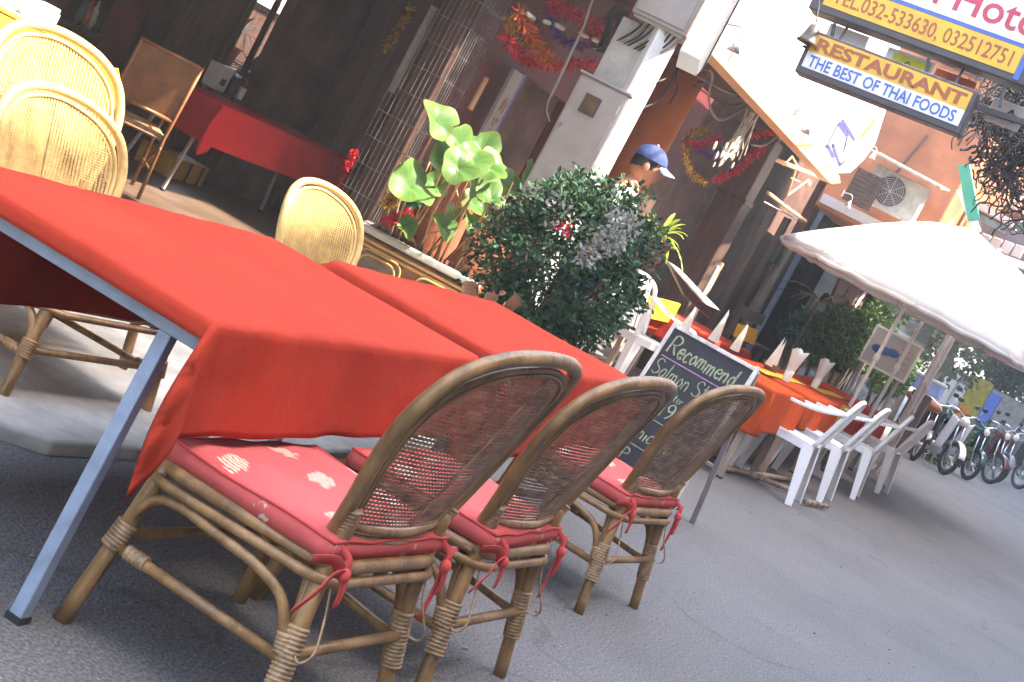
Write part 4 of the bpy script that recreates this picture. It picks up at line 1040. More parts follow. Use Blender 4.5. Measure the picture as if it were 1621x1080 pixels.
p = at(1415, 306, x=19.3)
ac = thing('air_conditioner', 'dusty air conditioner unit with round fan above the umbrella', 'air conditioner', p)
ac.scale = (.8,) * 3
MB().box((.16, 0, 0), (.32, .86, .58)).build('case', 'concrete', ac, bevel=.012)
g = MB()
for k in range(7): g.tube([(-.012, .06 + (.03 + .033 * k) * cos(a), (.03 + .033 * k) * sin(a)) for a in [2 * pi * i / 28 for i in range(28)]], .005, 4, closed=True)
for k in range(4): a = pi * k / 4; g.tube([(-.015, .06 - .24 * cos(a), -.24 * sin(a)), (-.015, .06 + .24 * cos(a), .24 * sin(a))], .006, 4)
MB().lathe([(.001, 0), (.235, 0), (.235, .012), (.001, .012)], 28, (-.001, .06, 0), axis=(-1, 0, 0), caps=False).build('fan_opening', 'black', ac)
g.build('fan_grille', 'grey_box', ac, kind='stuff')
for s_ in (-.3, .3): MB().beam((.32, s_, -.3), (-.02, s_, -.3), .04, .04).build('bracket', 'grey_box', ac)
MB().prism([Vector((-.5, .55, .35)), Vector((-.5, -.65, .3)), Vector((.4, -.65, .42)), Vector((.4, .55, .47))], (0, 0, .03)).build('cover', 'weathered_pole', ac)
dz_ = A(1345, 320, 4.6)
gh = thing('dark_grating', 'dark louvre panel beside the air conditioner', 'louvre', at(1367, 300, x=19.0))
gh.scale = (.7,) * 3
MB().box((0, 0, 0), (.06, .5, .6)).build('panel', 'dark_wood', gh)
for k in range(8): MB().beam((-.04, -.24, -.26 + k * .075), (-.04, .24, -.26 + k * .075), .02, .03).build('slat', 'dark_wood', gh)

# utility pole with cable bundle
pl = at(1478, 300, x=23.0)
up_ = thing('cable_pole', 'weathered utility pole wrapped in bundles of black cable right of the signs', 'utility pole', (pl.x, pl.y, 0))
MB().tube([(0, 0, 0), (0, 0, 2), (.0, 0, 7)], [.2, .19, .16], 18).build('shaft', 'weathered_pole', up_, smooth=True)
for k in range(15):
    a = rnd(-2.6, .6); r_ = rnd(.17, .29); w = rnd(0, 6)
    MB().tube(smooth_path([(r_ * cos(a) + .03 * sin(w + i), r_ * sin(a) + .02 * cos(w * 2 + i), z) for i, z in enumerate((.6, 1.6, 2.4, 3.2, 4.2, 5.4, 6.6))], 5), rnd(.01, .022), 6).build('cable', 'cable' if k % 3 else 'cable_pale', up_, smooth=True)
for k in range(7): MB().lathe([(.22, 0), (.24, .01), (.24, .03), (.22, .04)], 16, (0, 0, 1.8 + k * .45)).build('strap', 'cable_pale', up_)
# junction of street wires (uncountable tangle)
tg = MB()
def tangle(px, py, X, n, rad, r, span=1.2):
    c = at(px, py, x=X)
    for _ in range(n):
        p = c + Vector((rnd(-1, 1) * rad[0], rnd(-1, 1) * rad[1], rnd(-1, 1) * rad[2])); pts = [p]; d = Vector((rnd(-.6, .6), rnd(-.8, .3), rnd(-1, 1)))
        for k in range(5):
            p = p + d * span * .12; d = (d + rdir() * .8).normalized(); pts.append(p)
        tg.tube(smooth_path(pts, 3), rnd(r * .6, r * 1.3), 4, caps=False)
tangle(1590, 175, 12.5, 330, (.4, .17, .24), .006, .45)
tangle(1608, 240, 13.0, 260, (.4, .12, .34), .006, .45)
tangle(1618, 310, 13.5, 50, (.4, .1, .3), .007, .5)
tangle(1600, 210, 13.4, 160, (.2, .2, .4), .01, .3)
tangle(1560, 160, 13.5, 40, (.3, .12, .15), .006, .7)
tw = tg.build('wire_tangle', 'cable', kind='stuff', smooth=True); tag(tw, 'dense tangle of black street wiring at the right edge by the signs', 'wires')
sw = thing('street_wires', 'long thin wires strung down the street past the cable pole', 'wires', (11, 2, 3))
for k in range(7):
    a = Vector((rnd(9.5, 10.5), rnd(.6, 1.2), rnd(3.6, 4.6))); b = Vector((rnd(40, 50), rnd(1.5, 3), rnd(5, 8)))
    mid = (a + b) / 2 - Vector((0, 0, rnd(.4, 1)))
    MB().tube(smooth_path([a - sw.location, mid - sw.location, b - sw.location], 8), rnd(.012, .02), 5).build('wire', 'cable', sw, smooth=True)
for k in range(6):
    a = Vector((pl.x, pl.y, rnd(4.0, 4.9))); b = Vector((rnd(9.0, 9.8), rnd(1.2, 2.2), rnd(3.4, 4.6)))
    mid = (a + b) / 2 - Vector((0, 0, rnd(.15, .5)))
    MB().tube(smooth_path([a - sw.location, mid - sw.location, b - sw.location], 6), rnd(.008, .014), 5).build('wire', 'cable', sw, smooth=True)

# far roofs
fb = thing('tiled_house', 'old house with red brown tiled roof and orange wall at the right edge', 'house', (24, 3.0, 0))
def fq(par, name, pts, X, th, m, bevel=0.0):
    mb = MB(); mb.prism([at(a, b, x=X) - par.location for a, b in pts], (th, 0, 0)); return mb.build(name, m, par, bevel=bevel)
fq(fb, 'gable_wall', ((1500, 300), (1600, 420), (1560, 480), (1440, 420)), 25, .3, 'salmon_paint')
fq(fb, 'grey_wall', ((1508, 262), (1540, 290), (1520, 360), (1490, 330)), 24.4, .2, 'far_wall')
for r_ in range(7):
    for c_ in range(9):
        p = at(1535 + c_ * 9 + r_ * 3, 240 + c_ * 4.2 + r_ * 9, x=26 - r_ * .12) - fb.location
        MB().tube([p, p + Vector((-.3, .02, -.22))], .1, 6).build('roof_tile', 'roof_tile', fb, smooth=True)
fq(fb, 'tile_bed', ((1530, 236), (1621, 280), (1640, 350), (1545, 300)), 26.2, .2, 'sign_brown')
fq(fb, 'window', ((1560, 268), (1600, 300), (1590, 330), (1560, 300)), 25.2, .2, 'glass_dark')
gb_ = thing('green_beam', 'teal green painted barge board running down beside the cable pole', 'beam', at(1540, 320, x=17))
MB().beam(at(1526, 262, x=17) - gb_.location, at(1542, 350, x=17) - gb_.location, .12, .12).build('board', 'green_paint', gb_, bevel=.006)
MB().beam(at(1520, 300, x=17) - gb_.location, at(1548, 368, x=17) - gb_.location, .09, .08).build('pale_edge', 'far_wall', gb_, bevel=.006)
fr_ = thing('grey_roofed_shed', 'grey corrugated roofs and dark window openings below the tiled house', 'shed', at(1580, 370, x=22))
fq(fr_, 'roof_slope', ((1545, 340), (1621, 370), (1640, 430), (1545, 385)), 22, .15, 'grey_roof')
fq(fr_, 'opening', ((1548, 322), (1600, 345), (1592, 372), (1550, 350)), 21.6, .1, 'glass_dark')
fq(fr_, 'eave', ((1545, 315), (1606, 350), (1602, 358), (1540, 326)), 21.4, .3, 'far_wall')
for k in range(4): fq(fr_, 'roof_sheet', ((1555 + k * 18, 368 + k * 6), (1570 + k * 18, 374 + k * 6), (1560 + k * 18, 392 + k * 6), (1545 + k * 18, 386 + k * 6)), 21.7, .06, 'far_wall', .01)
fq(fr_, 'gutter', ((1575, 398), (1650, 425), (1648, 436), (1572, 408)), 21.2, .2, 'white_paint')
pk = thing('pink_pipe', 'banded dusty pink downpipe among the wires at the right edge', 'pipe', at(1595, 270, x=16))
MB().tube([at(1582, 238, x=16) - pk.location, at(1610, 310, x=16) - pk.location], .05, 12).build('pipe', 'salmon_paint', pk, smooth=True)
for q in (.15, .4, .65, .9):
    c = (at(1582, 238, x=16)).lerp(at(1610, 310, x=16), q) - pk.location; MB().ball(c, .06, 10, 6, sc=(1, 1, .5)).build('band', 'far_wall', pk, smooth=True)
# ================================================================ TABLES
def make_cloth(name, label, loc, yaw, L_, W_, z, dx0, dx1, dy0, dy1, m, parent_group=None, wave=.006, corner=1.3, step=.022, seed=1, cat='tablecloth', foldlines=True):
    rs = random.Random(seed); ph = [rs.uniform(0, 6) for _ in range(8)]
    def axis(n0, Ln, n1):
        out = []
        k0 = max(4, int(n0 / .018)); k1 = max(4, int(n1 / .018)); kc = int(Ln / step)
        out += [-n0 * (1 - i / k0) for i in range(k0)]
        out += [Ln * i / kc for i in range(kc)]
        out += [Ln + n1 * i / k1 for i in range(k1 + 1)]
        return out
    U = axis(dx0, L_, dx1); V = axis(dy0, W_, dy1); r = .014
    def drop(e, s_, k):
        """arc rounded edge: returns (out, down)"""
        if e <= 0: return 0, 0
        a = min(e / r, pi / 2); o = r * sin(a); d = r * (1 - cos(a)); rest = max(0, e - r * pi / 2)
        wv = wave * (sin(s_ * 9 + ph[k]) + .7 * sin(s_ * 21 + ph[k + 1])) * min(1, rest / .12)
        wv += .0016 * math.exp(-((rest - .11) / .006) ** 2) + .0012 * sin(s_ * 30 + rest * 9 + ph[k])
        return o + rest * .06 + wv, d + rest * .985
    mb = MB(); vs = []
    for v in V:
        for u in U:
            ex = -u if u < 0 else (u - L_ if u > L_ else 0); ey = -v if v < 0 else (v - W_ if v > W_ else 0)
            sx = -1 if u < 0 else 1; sy = -1 if v < 0 else 1
            cu = min(max(u, 0), L_); cv = min(max(v, 0), W_)
            if ex > 0 and ey > 0:
                ddx = dx0 if u < 0 else dx1; ddy = dy0 if v < 0 else dy1; ea = ex / ddx; eb = ey / ddy
                t = atan2(eb, ea) / (pi / 2); q = (1 - abs(2 * t - 1)) ** 1.15
                rr = max(ea, eb) * (ddx * (1 - t) + ddy * t + (corner - 1) * .3 * q ** 1.8)
                o, d = drop(rr, t * .4, 6)
                lx = sx * cos(t * pi / 2) * o; ly = sy * sin(t * pi / 2) * o
                fr_ = max(ea, eb); f = .95 * rr * q * (1 - .8 * fr_)
                w_ = .07 * rr * sin(2 * pi * t)
                X = cu + lx + sx * f * .95 + sx * w_; Y = cv + ly + sy * f * .30 - sy * w_
                Z = z - sqrt(max(0, d * d - f * f * .6)) - .0
            else:
                ox, dx_ = drop(ex, v, 0 if u < 0 else 2); oy, dy_ = drop(ey, u, 4 if v < 0 else 5)
                X = cu + sx * ox; Y = cv + sy * oy; Z = z - dx_ - dy_
            if ex <= 0 and ey <= 0:
                Z += .0022 * sin(u * 7 + ph[1] + 1.5 * sin(v * 5)) * sin(v * 9 + ph[2] + sin(u * 6)) + .0011 * sin(u * 23 + 3 * v + ph[3]) * sin(v * 15 - u * 11) + .0006 * sin(u * 31 + v * 17)
                if foldlines:
                    for fu in (L_ * .33, L_ * .66): Z += .0022 * math.exp(-((u - fu) / .006) ** 2)
                    Z += .0022 * math.exp(-((v - W_ * .5) / .006) ** 2)
            vs.append((X, Y, Z))
    w = len(U)
    mb.add(vs, [(j * w + i, j * w + i + 1, (j + 1) * w + i + 1, (j + 1) * w + i) for j in range(len(V) - 1) for i in range(w - 1)])
    o = mb.build(name, m, smooth=True, solid=.0022)
    o.location = loc; o.rotation_euler = (0, 0, yaw)
    return tag(o, label, cat, parent_group)

T1 = dict(loc=(2.83, 1.60, 0), yaw=radians(2.3), L=1.62, W=.79, z=.757)
def make_table(label, T, leg_in=.13, splay=.0, rail=True, m='steel_paint', name='dining_table', topm='brown_wood', legw=.034, front_leg=None, group=None):
    t = thing(name, label, 'table', T['loc'], T['yaw'], group)
    L_, W_, z = T['L'], T['W'], T['z']
    MB().box((L_ / 2, W_ / 2, z - .016), (L_ - .008, W_ - .008, .024)).build('tabletop', topm, t, bevel=.004)
    zr = z - .062
    for y in (.035, W_ - .035): MB().beam((.05, y, zr), (L_ - .05, y, zr), .028, .03).build('frame_rail', m, t, bevel=.002)
    for x in (.04, L_ - .04): MB().beam((x, .022, zr), (x, W_ - .022, zr), .028, .034).build('end_rail', m, t, bevel=.002)
    for i, (x, y, sx, sy) in enumerate(((.05, leg_in, -1, -1), (L_ - .05, leg_in, 1, -1), (L_ - .05, W_ - leg_in, 1, 1), (.05, W_ - leg_in, -1, 1))):
        foot = Vector((x + sx * splay, y + sy * splay * .3, .012))
        MB().beam((x, y, zr - .01), foot, legw, legw, up=Vector((1, 0, 0))).build('leg', m, t, bevel=.003)
        MB().box((foot.x, foot.y, .008), (legw + .006, legw + .006, .016)).build('foot_cap', 'black_rubber', t)
    return t
tb1 = make_table('steel framed table under the nearest red cloth with a blue grey leg at the left', T1, leg_in=.11, splay=.07, legw=.034)
cl1 = make_cloth('tablecloth', 'plain red cloth on the nearest table with one corner hanging in a long point', T1['loc'], T1['yaw'], T1['L'], T1['W'], .76, .055, .2, .27, .36, 'red_cloth', seed=3, corner=1.8)
T2 = dict(loc=(4.76, 1.66, 0), yaw=radians(1.5), L=1.6, W=.72, z=.757)
tb2 = make_table('second steel framed table behind the nearest one, under a longer red cloth', T2, leg_in=.11, splay=.05)
cl2 = make_cloth('tablecloth', 'red cloth on the second table, its front reaching low behind the rattan chairs', T2['loc'], T2['yaw'], T2['L'], T2['W'], .76, .3, .3, .34, .1, 'red_cloth', seed=9, corner=1.15)

# ================================================================ RATTAN CHAIRS
HOOP = [(x * 1.036, .46 + (z - .46) * .953) for x, z in [(.235, .46), (.262, .56), (.292, .66), (.31, .76), (.305, .85), (.272, .93), (.2, .985), (.105, 1.012), (0, 1.02)]]
def hoop_y(x, z): return -.205 - max(0, z - .42) * .285 + .5 * x * x
def make_rattan(label, cm, rm, wm_, cushion=True, ribbons=True):
    t = thing('rattan_chair', label, 'chair')
    def half(tab, inset=0.0, dz=0.0):
        pts = [(x - inset, z - (dz if z > .9 else dz * (z - .46) / .44)) for x, z in tab]
        L_ = [Vector((-x if x > 0 else 0, 0, z)) for x, z in pts]; R_ = [Vector((x, 0, z)) for x, z in reversed(pts[:-1])]
        allp = smooth_path(L_ + R_, 5)
        for p in allp: p.y = hoop_y(p.x, p.z)
        return allp
    MB().tube(half(HOOP), .0175, 10).build('back_frame', rm, t, smooth=True)
    inner = [(x - .029 if x > .05 else 0, z - (.028 if z > .88 else .028 * (z - .46) / .5)) for x, z in HOOP]
    L_ = [Vector((-x if x > 0 else 0, 0, z)) for x, z in inner]; R_ = [Vector((x, 0, z)) for x, z in reversed(inner[:-1])]
    ip = smooth_path(L_ + R_, 5)
    for p in ip: p.y = hoop_y(p.x, p.z)
    MB().tube(ip, .0085, 8).build('inner_frame', rm, t, smooth=True)
    MB().tube([p + Vector((0, -.003, 0)) + Vector((-(p.x) * .055, 0, -.012 if p.z > .85 else -.004)) for p in ip], .005, 6).build('inner_cane', rm, t, smooth=True)
    # woven cane
    zs = [z for _, z in inner]; tabw = sorted([(z, x) for x, z in inner]); ztop = zs[-1]; zbot = .50
    def hw_(z): return max(0.0, interp(tabw, z))
    def zt_of(x):
        x = abs(x); lo, hi = .76, ztop
        for _ in range(18):
            m_ = (lo + hi) / 2
            if hw_(m_) > x: lo = m_
            else: hi = m_
        return lo
    def zb_of(x):
        x = abs(x)
        if x < hw_(zbot): return zbot
        lo, hi = zbot, .76
        for _ in range(18):
            m_ = (lo + hi) / 2
            if hw_(m_) > x: hi = m_
            else: lo = m_
        return hi
    cn_ = MB()
    z = zbot; step = .0098
    while z < ztop - .004:
        w = hw_(z) + .004; n = max(2, int(w * 2 / .05)); hh = .0068
        for q in range(n):
            xa_ = -w + 2 * w * q / n; xb_ = -w + 2 * w * (q + 1) / n
            cn_.add([(xa_, hoop_y(xa_, z) - .0012, z - hh / 2), (xb_, hoop_y(xb_, z) - .0012, z - hh / 2), (xb_, hoop_y(xb_, z + hh) - .0012, z + hh / 2), (xa_, hoop_y(xa_, z + hh) - .0012, z + hh / 2)], [(0, 1, 2, 3)])
        z += step
    x = -.27
    while x < .272:
        za, zb_ = zb_of(x), zt_of(x)
        if zb_ - za > .02:
            n = 8; hh = .0075
            for q in range(n):
                a_ = za + (zb_ - za) * q / n; b_ = za + (zb_ - za) * (q + 1) / n
                cn_.add([(x - hh / 2, hoop_y(x, a_) + .0016, a_), (x + hh / 2, hoop_y(x, a_) + .0016, a_), (x + hh / 2, hoop_y(x, b_) + .0016, b_), (x - hh / 2, hoop_y(x, b_) + .0016, b_)], [(0, 1, 2, 3)])
        x += .0148
    cn_.build('cane_panel', cm, t, kind='stuff')
    # centre double ridge
    MB().tube([(0.012, hoop_y(0, z) - .004, z) for z in [.5 + .05 * k for k in range(10)]], .0035, 5).build('cane_ridge', cm, t)
    # curved lower back rails
    for zz, r_, b_ in ((.492, .0115, .045), (.466, .013, .05)):
        pts = [Vector((-.235 + .47 * k / 10, hoop_y(.235, zz) - b_ * sin(pi * k / 10) * .55 - .0, zz - .012 * sin(pi * k / 10))) for k in range(11)]
        MB().tube(pts, r_, 8).build('back_rail', rm, t, smooth=True)
    # seat frame: double canes, rounded
    sw_, sd = .325, .235
    for zz, rr, g in ((.405, .0165, 0), (.373, .0125, .012)):
        pts = []
        for (sx, sy, a0_) in ((1, 1, 0), (-1, 1, 90), (-1, -1, 180), (1, -1, 270)):
            for k in range(6):
                a = radians(a0_ + 18 * k); R_c = .09
                ww = sw_ + g - (.05 if sy < 0 else 0)
                pts.append(Vector((sx * (ww - R_c) + R_c * cos(a), sy * (sd + g - R_c) + R_c * sin(a), zz)))
        MB().tube(pts, rr, 8, closed=True).build('seat_frame', rm, t, smooth=True)
    MB().box((0, 0, .408), (.56, .42, .012)).build('seat_panel', cm, t)
    # legs
    for s_ in (-1, 1):
        MB().tube(smooth_path([(s_ * .302, .205, .415), (s_ * .325, .215, .25), (s_ * .36, .235, 0.0)], 4), [.0195] * 9, 10).build('leg', rm, t, smooth=True)
        MB().tube(smooth_path([(s_ * .236, hoop_y(.235, .52), .52), (s_ * .243, -.212, .38), (s_ * .262, -.235, .2), (s_ * .285, -.27, 0.0)], 4), .0195, 10).build('leg', rm, t, smooth=True)
        # second cane beside rear leg
        MB().tube(smooth_path([(s_ * .228, -.175, .385), (s_ * .245, -.205, .28), (s_ * .262, -.228, .2)], 4), .0145, 8).build('leg_brace', rm, t, smooth=True)
        # side arch brace under the seat
        MB().tube(smooth_path([(s_ * .335, .222, .24), (s_ * .33, .19, .318), (s_ * .325, .13, .348), (s_ * .318, .0, .342), (s_ * .305, -.1, .332), (s_ * .285, -.17, .30), (s_ * .268, -.215, .22)], 5), .0125, 8).build('arch_brace', rm, t, smooth=True)
        MB().tube([(s_ * .335, .22, .2), (s_ * .27, -.235, .185)], .0135, 8).build('stretcher', rm, t, smooth=True)
        # cane wrapping: ridged sleeves
        def wrap(p0, p1, r_, n_, nm='cane_wrap'):
            p0 = Vector(p0); p1 = Vector(p1); L0 = (p1 - p0).length; prof = []
            for k in range(n_):
                prof += [(r_ * .86, L0 * k / n_), (r_ * 1.04, L0 * (k + .3) / n_), (r_ * 1.04, L0 * (k + .7) / n_)]
            prof.append((r_ * .93, L0))
            MB().lathe(prof, 12, p0, axis=(p1 - p0).normalized()).build(nm, wm_, t, smooth=True)
        wrap((s_ * .252, -.222, .26), (s_ * .274, -.25, .12), .0265, 14)
        wrap((s_ * .325, .215, .255), (s_ * .336, .223, .19), .0245, 7)
        wrap((s_ * .234, hoop_y(.235, .45), .45), (s_ * .252, hoop_y(.25, .54), .54), .023, 10)
        wrap((s_ * .272, -.212, .24), (s_ * .27, -.222, .195), .019, 5)
        wrap((s_ * .33, .185, .2), (s_ * .322, .13, .2), .018, 5)
        # loose cane ends
        MB().tube(smooth_path([(s_ * .262, -.245, .21), (s_ * .285, -.275, .205), (s_ * .27, -.29, .235), (s_ * .24, -.262, .3), (s_ * .236, -.24, .36)], 4), .003, 5).build('cane_end', wm_, t, smooth=True)
    MB().tube([(-.268, -.238, .2), (.268, -.238, .2)], .0135, 8).build('stretcher', rm, t, smooth=True)
    MB().tube([(-.33, .222, .22), (.33, .222, .22)], .0135, 8).build('stretcher', rm, t, smooth=True)
    if cushion:
        nu, nv = 22, 18; cb_ = MB()
        def cpt(u, v, top):
            x = (u - .5) * 2; y = (v - .5) * 2
            wx = .325 - .035 * (1 - v); wy = .225
            e = (1 - min(1, abs(x)) ** 9) * (1 - min(1, abs(y)) ** 9)
            puff = e * (.013 + .01 * (1 - x * x) * (1 - y * y)) + .003 * sin(9 * x + 4 * y)
            return Vector((x * wx * (1 - .012 * abs(y) ** 4), y * wy * (1 - .012 * abs(x) ** 4), (.462 if top else .43) + (puff if top else -puff * .4)))
        cb_.grid(lambda u, v: cpt(u, v, True), nu, nv)
        # wall and bottom
        ring = [(i / nu, 0) for i in range(nu)] + [(1, j / nv) for j in range(nv)] + [(1 - i / nu, 1) for i in range(nu)] + [(0, 1 - j / nv) for j in range(nv)]
        ta = [cpt(u, v, True) for u, v in ring]; ba = [cpt(u, v, False) + Vector((0, 0, -.012)) for u, v in ring]
        md = [(p + q) / 2 + Vector((p.x, p.y, 0)).normalized() * .007 for p, q in zip(ta, ba)]
        n_ = len(ring)
        cb_.add(ta + md + ba, [(k * n_ + i, k * n_ + (i + 1) % n_, (k + 1) * n_ + (i + 1) % n_, (k + 1) * n_ + i) for k in (0, 1) for i in range(n_)] + [tuple(2 * n_ + i for i in range(n_))])
        cu = cb_.build('cushion', 'cushion', t, smooth=True, weld=True)
        if ribbons:
            MB().tube(ta + [], .0045, 5, closed=True).build('piping', 'ribbon', cu, smooth=True)
            for s_ in (-1, 1):
                kx, ky, kz = s_ * .255, -.25, .405
                rb = MB()
                rb.ball((kx, ky - .012, kz), .016, 10, 7, sc=(1.1, .8, 1))
                def rib(pts, w0=.013, w1=.009):
                    P_ = smooth_path([Vector(p) for p in pts], 4); n2 = len(P_); vs_ = []
                    for k, p in enumerate(P_):
                        tt = (P_[min(k + 1, n2 - 1)] - P_[max(k - 1, 0)]).normalized(); w = tt.cross(Vector((.3, 1, .2))).normalized() * (w0 + (w1 - w0) * k / n2)
                        vs_ += [p - w, p + w + Vector((0, .004, 0))]
                    rb.add(vs_, [(2 * k, 2 * k + 1, 2 * k + 3, 2 * k + 2) for k in range(n2 - 1)])
                rib([(kx, ky - .012, kz), (kx - .05, ky - .015, kz + .005), (kx - .1, ky - .02, kz - .03), (kx - .155, ky - .015, kz - .075)] if s_ < 0 else [(kx, ky - .012, kz), (kx + .012, ky - .012, kz - .07), (kx + .008, ky - .015, kz - .15)])
                rib([(kx, ky - .012, kz), (kx + .012, ky - .02, kz - .03), (kx + .02, ky - .02, kz - .075)])
                rib([(kx, ky - .005, kz), (kx - .045 * (1 if s_ < 0 else -1), ky + .0, kz + .03), (kx - .085 * (1 if s_ < 0 else -1), ky + .03, kz + .018)], .012, .014)
                rib([(kx, ky - .01, kz), (kx + .01, ky - .005, kz + .03), (kx + s_ * .0, ky + .03, kz + .05)], .007, .007)
                rb.build('ribbon_tie', 'ribbon', cu, smooth=True, solid=.002)
    return t
RG = 'brown rattan chairs along the road side of the red tables'
ch1 = make_rattan('nearest brown rattan chair with pink flowered cushion, its left side turned to the viewer', 'cane', 'rattan', 'rattan_wrap')
ch1['group'] = RG
ch1.location = (3.285, 1.418, 0); ch1.rotation_euler = (0, 0, radians(-2.3))
ch2 = dup(ch1, (4.09, 1.396, 0), radians(-1.7), 'middle one of the three brown rattan chairs on the road side', RG)
ch2_done = [setattr(c_, 'rotation_euler', (0, .012, .05)) or setattr(c_, 'location', (.008, -.01, .004)) for c_ in ch2.children if c_.name.startswith('cushion')]
ch3 = dup(ch1, (5.85, 1.513, 0), radians(-5.5), 'farthest of the three brown rattan chairs, standing apart in front of the chalkboard', RG)
YG = 'sunlit pale rattan chairs on the building side of the red table'
yb = make_rattan('sunlit pale rattan chair tucked at the far left side of the nearest red table', 'sunlit_cane', 'sunlit_rattan', 'sunlit_rattan', cushion=True, ribbons=False)
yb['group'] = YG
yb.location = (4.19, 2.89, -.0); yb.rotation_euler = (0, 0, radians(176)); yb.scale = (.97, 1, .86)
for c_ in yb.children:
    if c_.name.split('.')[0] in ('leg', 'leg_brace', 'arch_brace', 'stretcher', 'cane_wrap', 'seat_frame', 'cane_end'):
        c_.data.materials[0] = M['rattan']  # lower parts take the brown rattan, so their shade is put into the colour
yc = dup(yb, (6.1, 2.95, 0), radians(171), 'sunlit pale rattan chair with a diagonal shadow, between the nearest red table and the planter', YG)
ya = dup(yb, (4.47, 3.24, 0.03), radians(172), 'sunlit rattan chair furthest left, standing behind the other sunlit chair', YG)
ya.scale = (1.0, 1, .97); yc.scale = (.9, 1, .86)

# ================================================================ CHALKBOARD
M['grey_wood_pale'] = mat('grey_wood_pale', (.62, .55, .5), .6, .2, 6, .3, 40, stretch=(3, 3, .6), dirt=.4, dscale=6)
cbd = thing('chalkboard', 'folding black menu chalkboard with white frame and chalk writing starting with Recommend', 'chalkboard')
bl = A(0, 0, 1)
Xc = 8.3
c_tl = at(1047, 508, x=8.45); c_tr = at(1192, 572, x=8.45); c_br = at(1062, 812, x=8.1)
cbd.location = (8.1, c_br.y, 0)
Wc = c_tl.y - c_tr.y; Hc = (c_tl.z + c_tr.z) / 2
lean = .32
Zc_ = Vector((lean * .9, 0, Hc)).normalized(); Xc_ = Vector((.0, -1, 0)); Lc = hypot(lean, Hc)
def CP(u, v, d=0.0):
    n = Zc_.cross(Xc_).normalized()
    if n.x > 0: n = -n
    return Vector((0, Wc, 0)) + Xc_ * u + Zc_ * v + n * d
def cplate(name, u0, u1, v0, v1, d0, d1_, m, bevel=.003, par=cbd):
    a, b, c, d = CP(u0, v0, d0), CP(u1, v0, d0), CP(u1, v1, d0), CP(u0, v1, d0)
    n = CP(0, 0, 1) - CP(0, 0, 0); return MB().prism([a, b, c, d], n * (d1_ - d0)).build(name, m, par, bevel=bevel)
cplate('writing_board', .03, Wc - .03, .12, Lc - .03, 0, .012, 'board_black')
cplate('frame_side', .01, .032, 0, Lc, -.004, .022, 'grey_wood_pale'); cplate('frame_side', Wc - .032, Wc - .008, 0, Lc, -.004, .022, 'grey_wood_pale')
cplate('frame_top', .033, Wc - .033, Lc - .033, Lc - .01, -.004, .021, 'grey_wood_pale'); cplate('frame_bottom', .033, Wc - .033, .1, .13, -.004, .021, 'white_paint')
for u in (.015, Wc - .02):
    a = CP(u, Lc - .02, -.02); MB().beam(a, Vector((lean * 1.0 + .42, a.y, .0)), .03, .025).build('rear_leg', 'grey_box', cbd, bevel=.003)
MB().beam(Vector((lean + .3, 0.02, .35)), Vector((lean + .3, Wc - .02, .35)), .025, .02).build('rear_rail', 'grey_box', cbd)
MB().prism([CP(.04, .2, -.05), CP(Wc - .04, .2, -.05), CP(Wc - .04, Lc - .04, -.012), CP(.04, Lc - .04, -.012)], (.006, 0, 0)).build('rear_board', 'sign_blue', cbd)
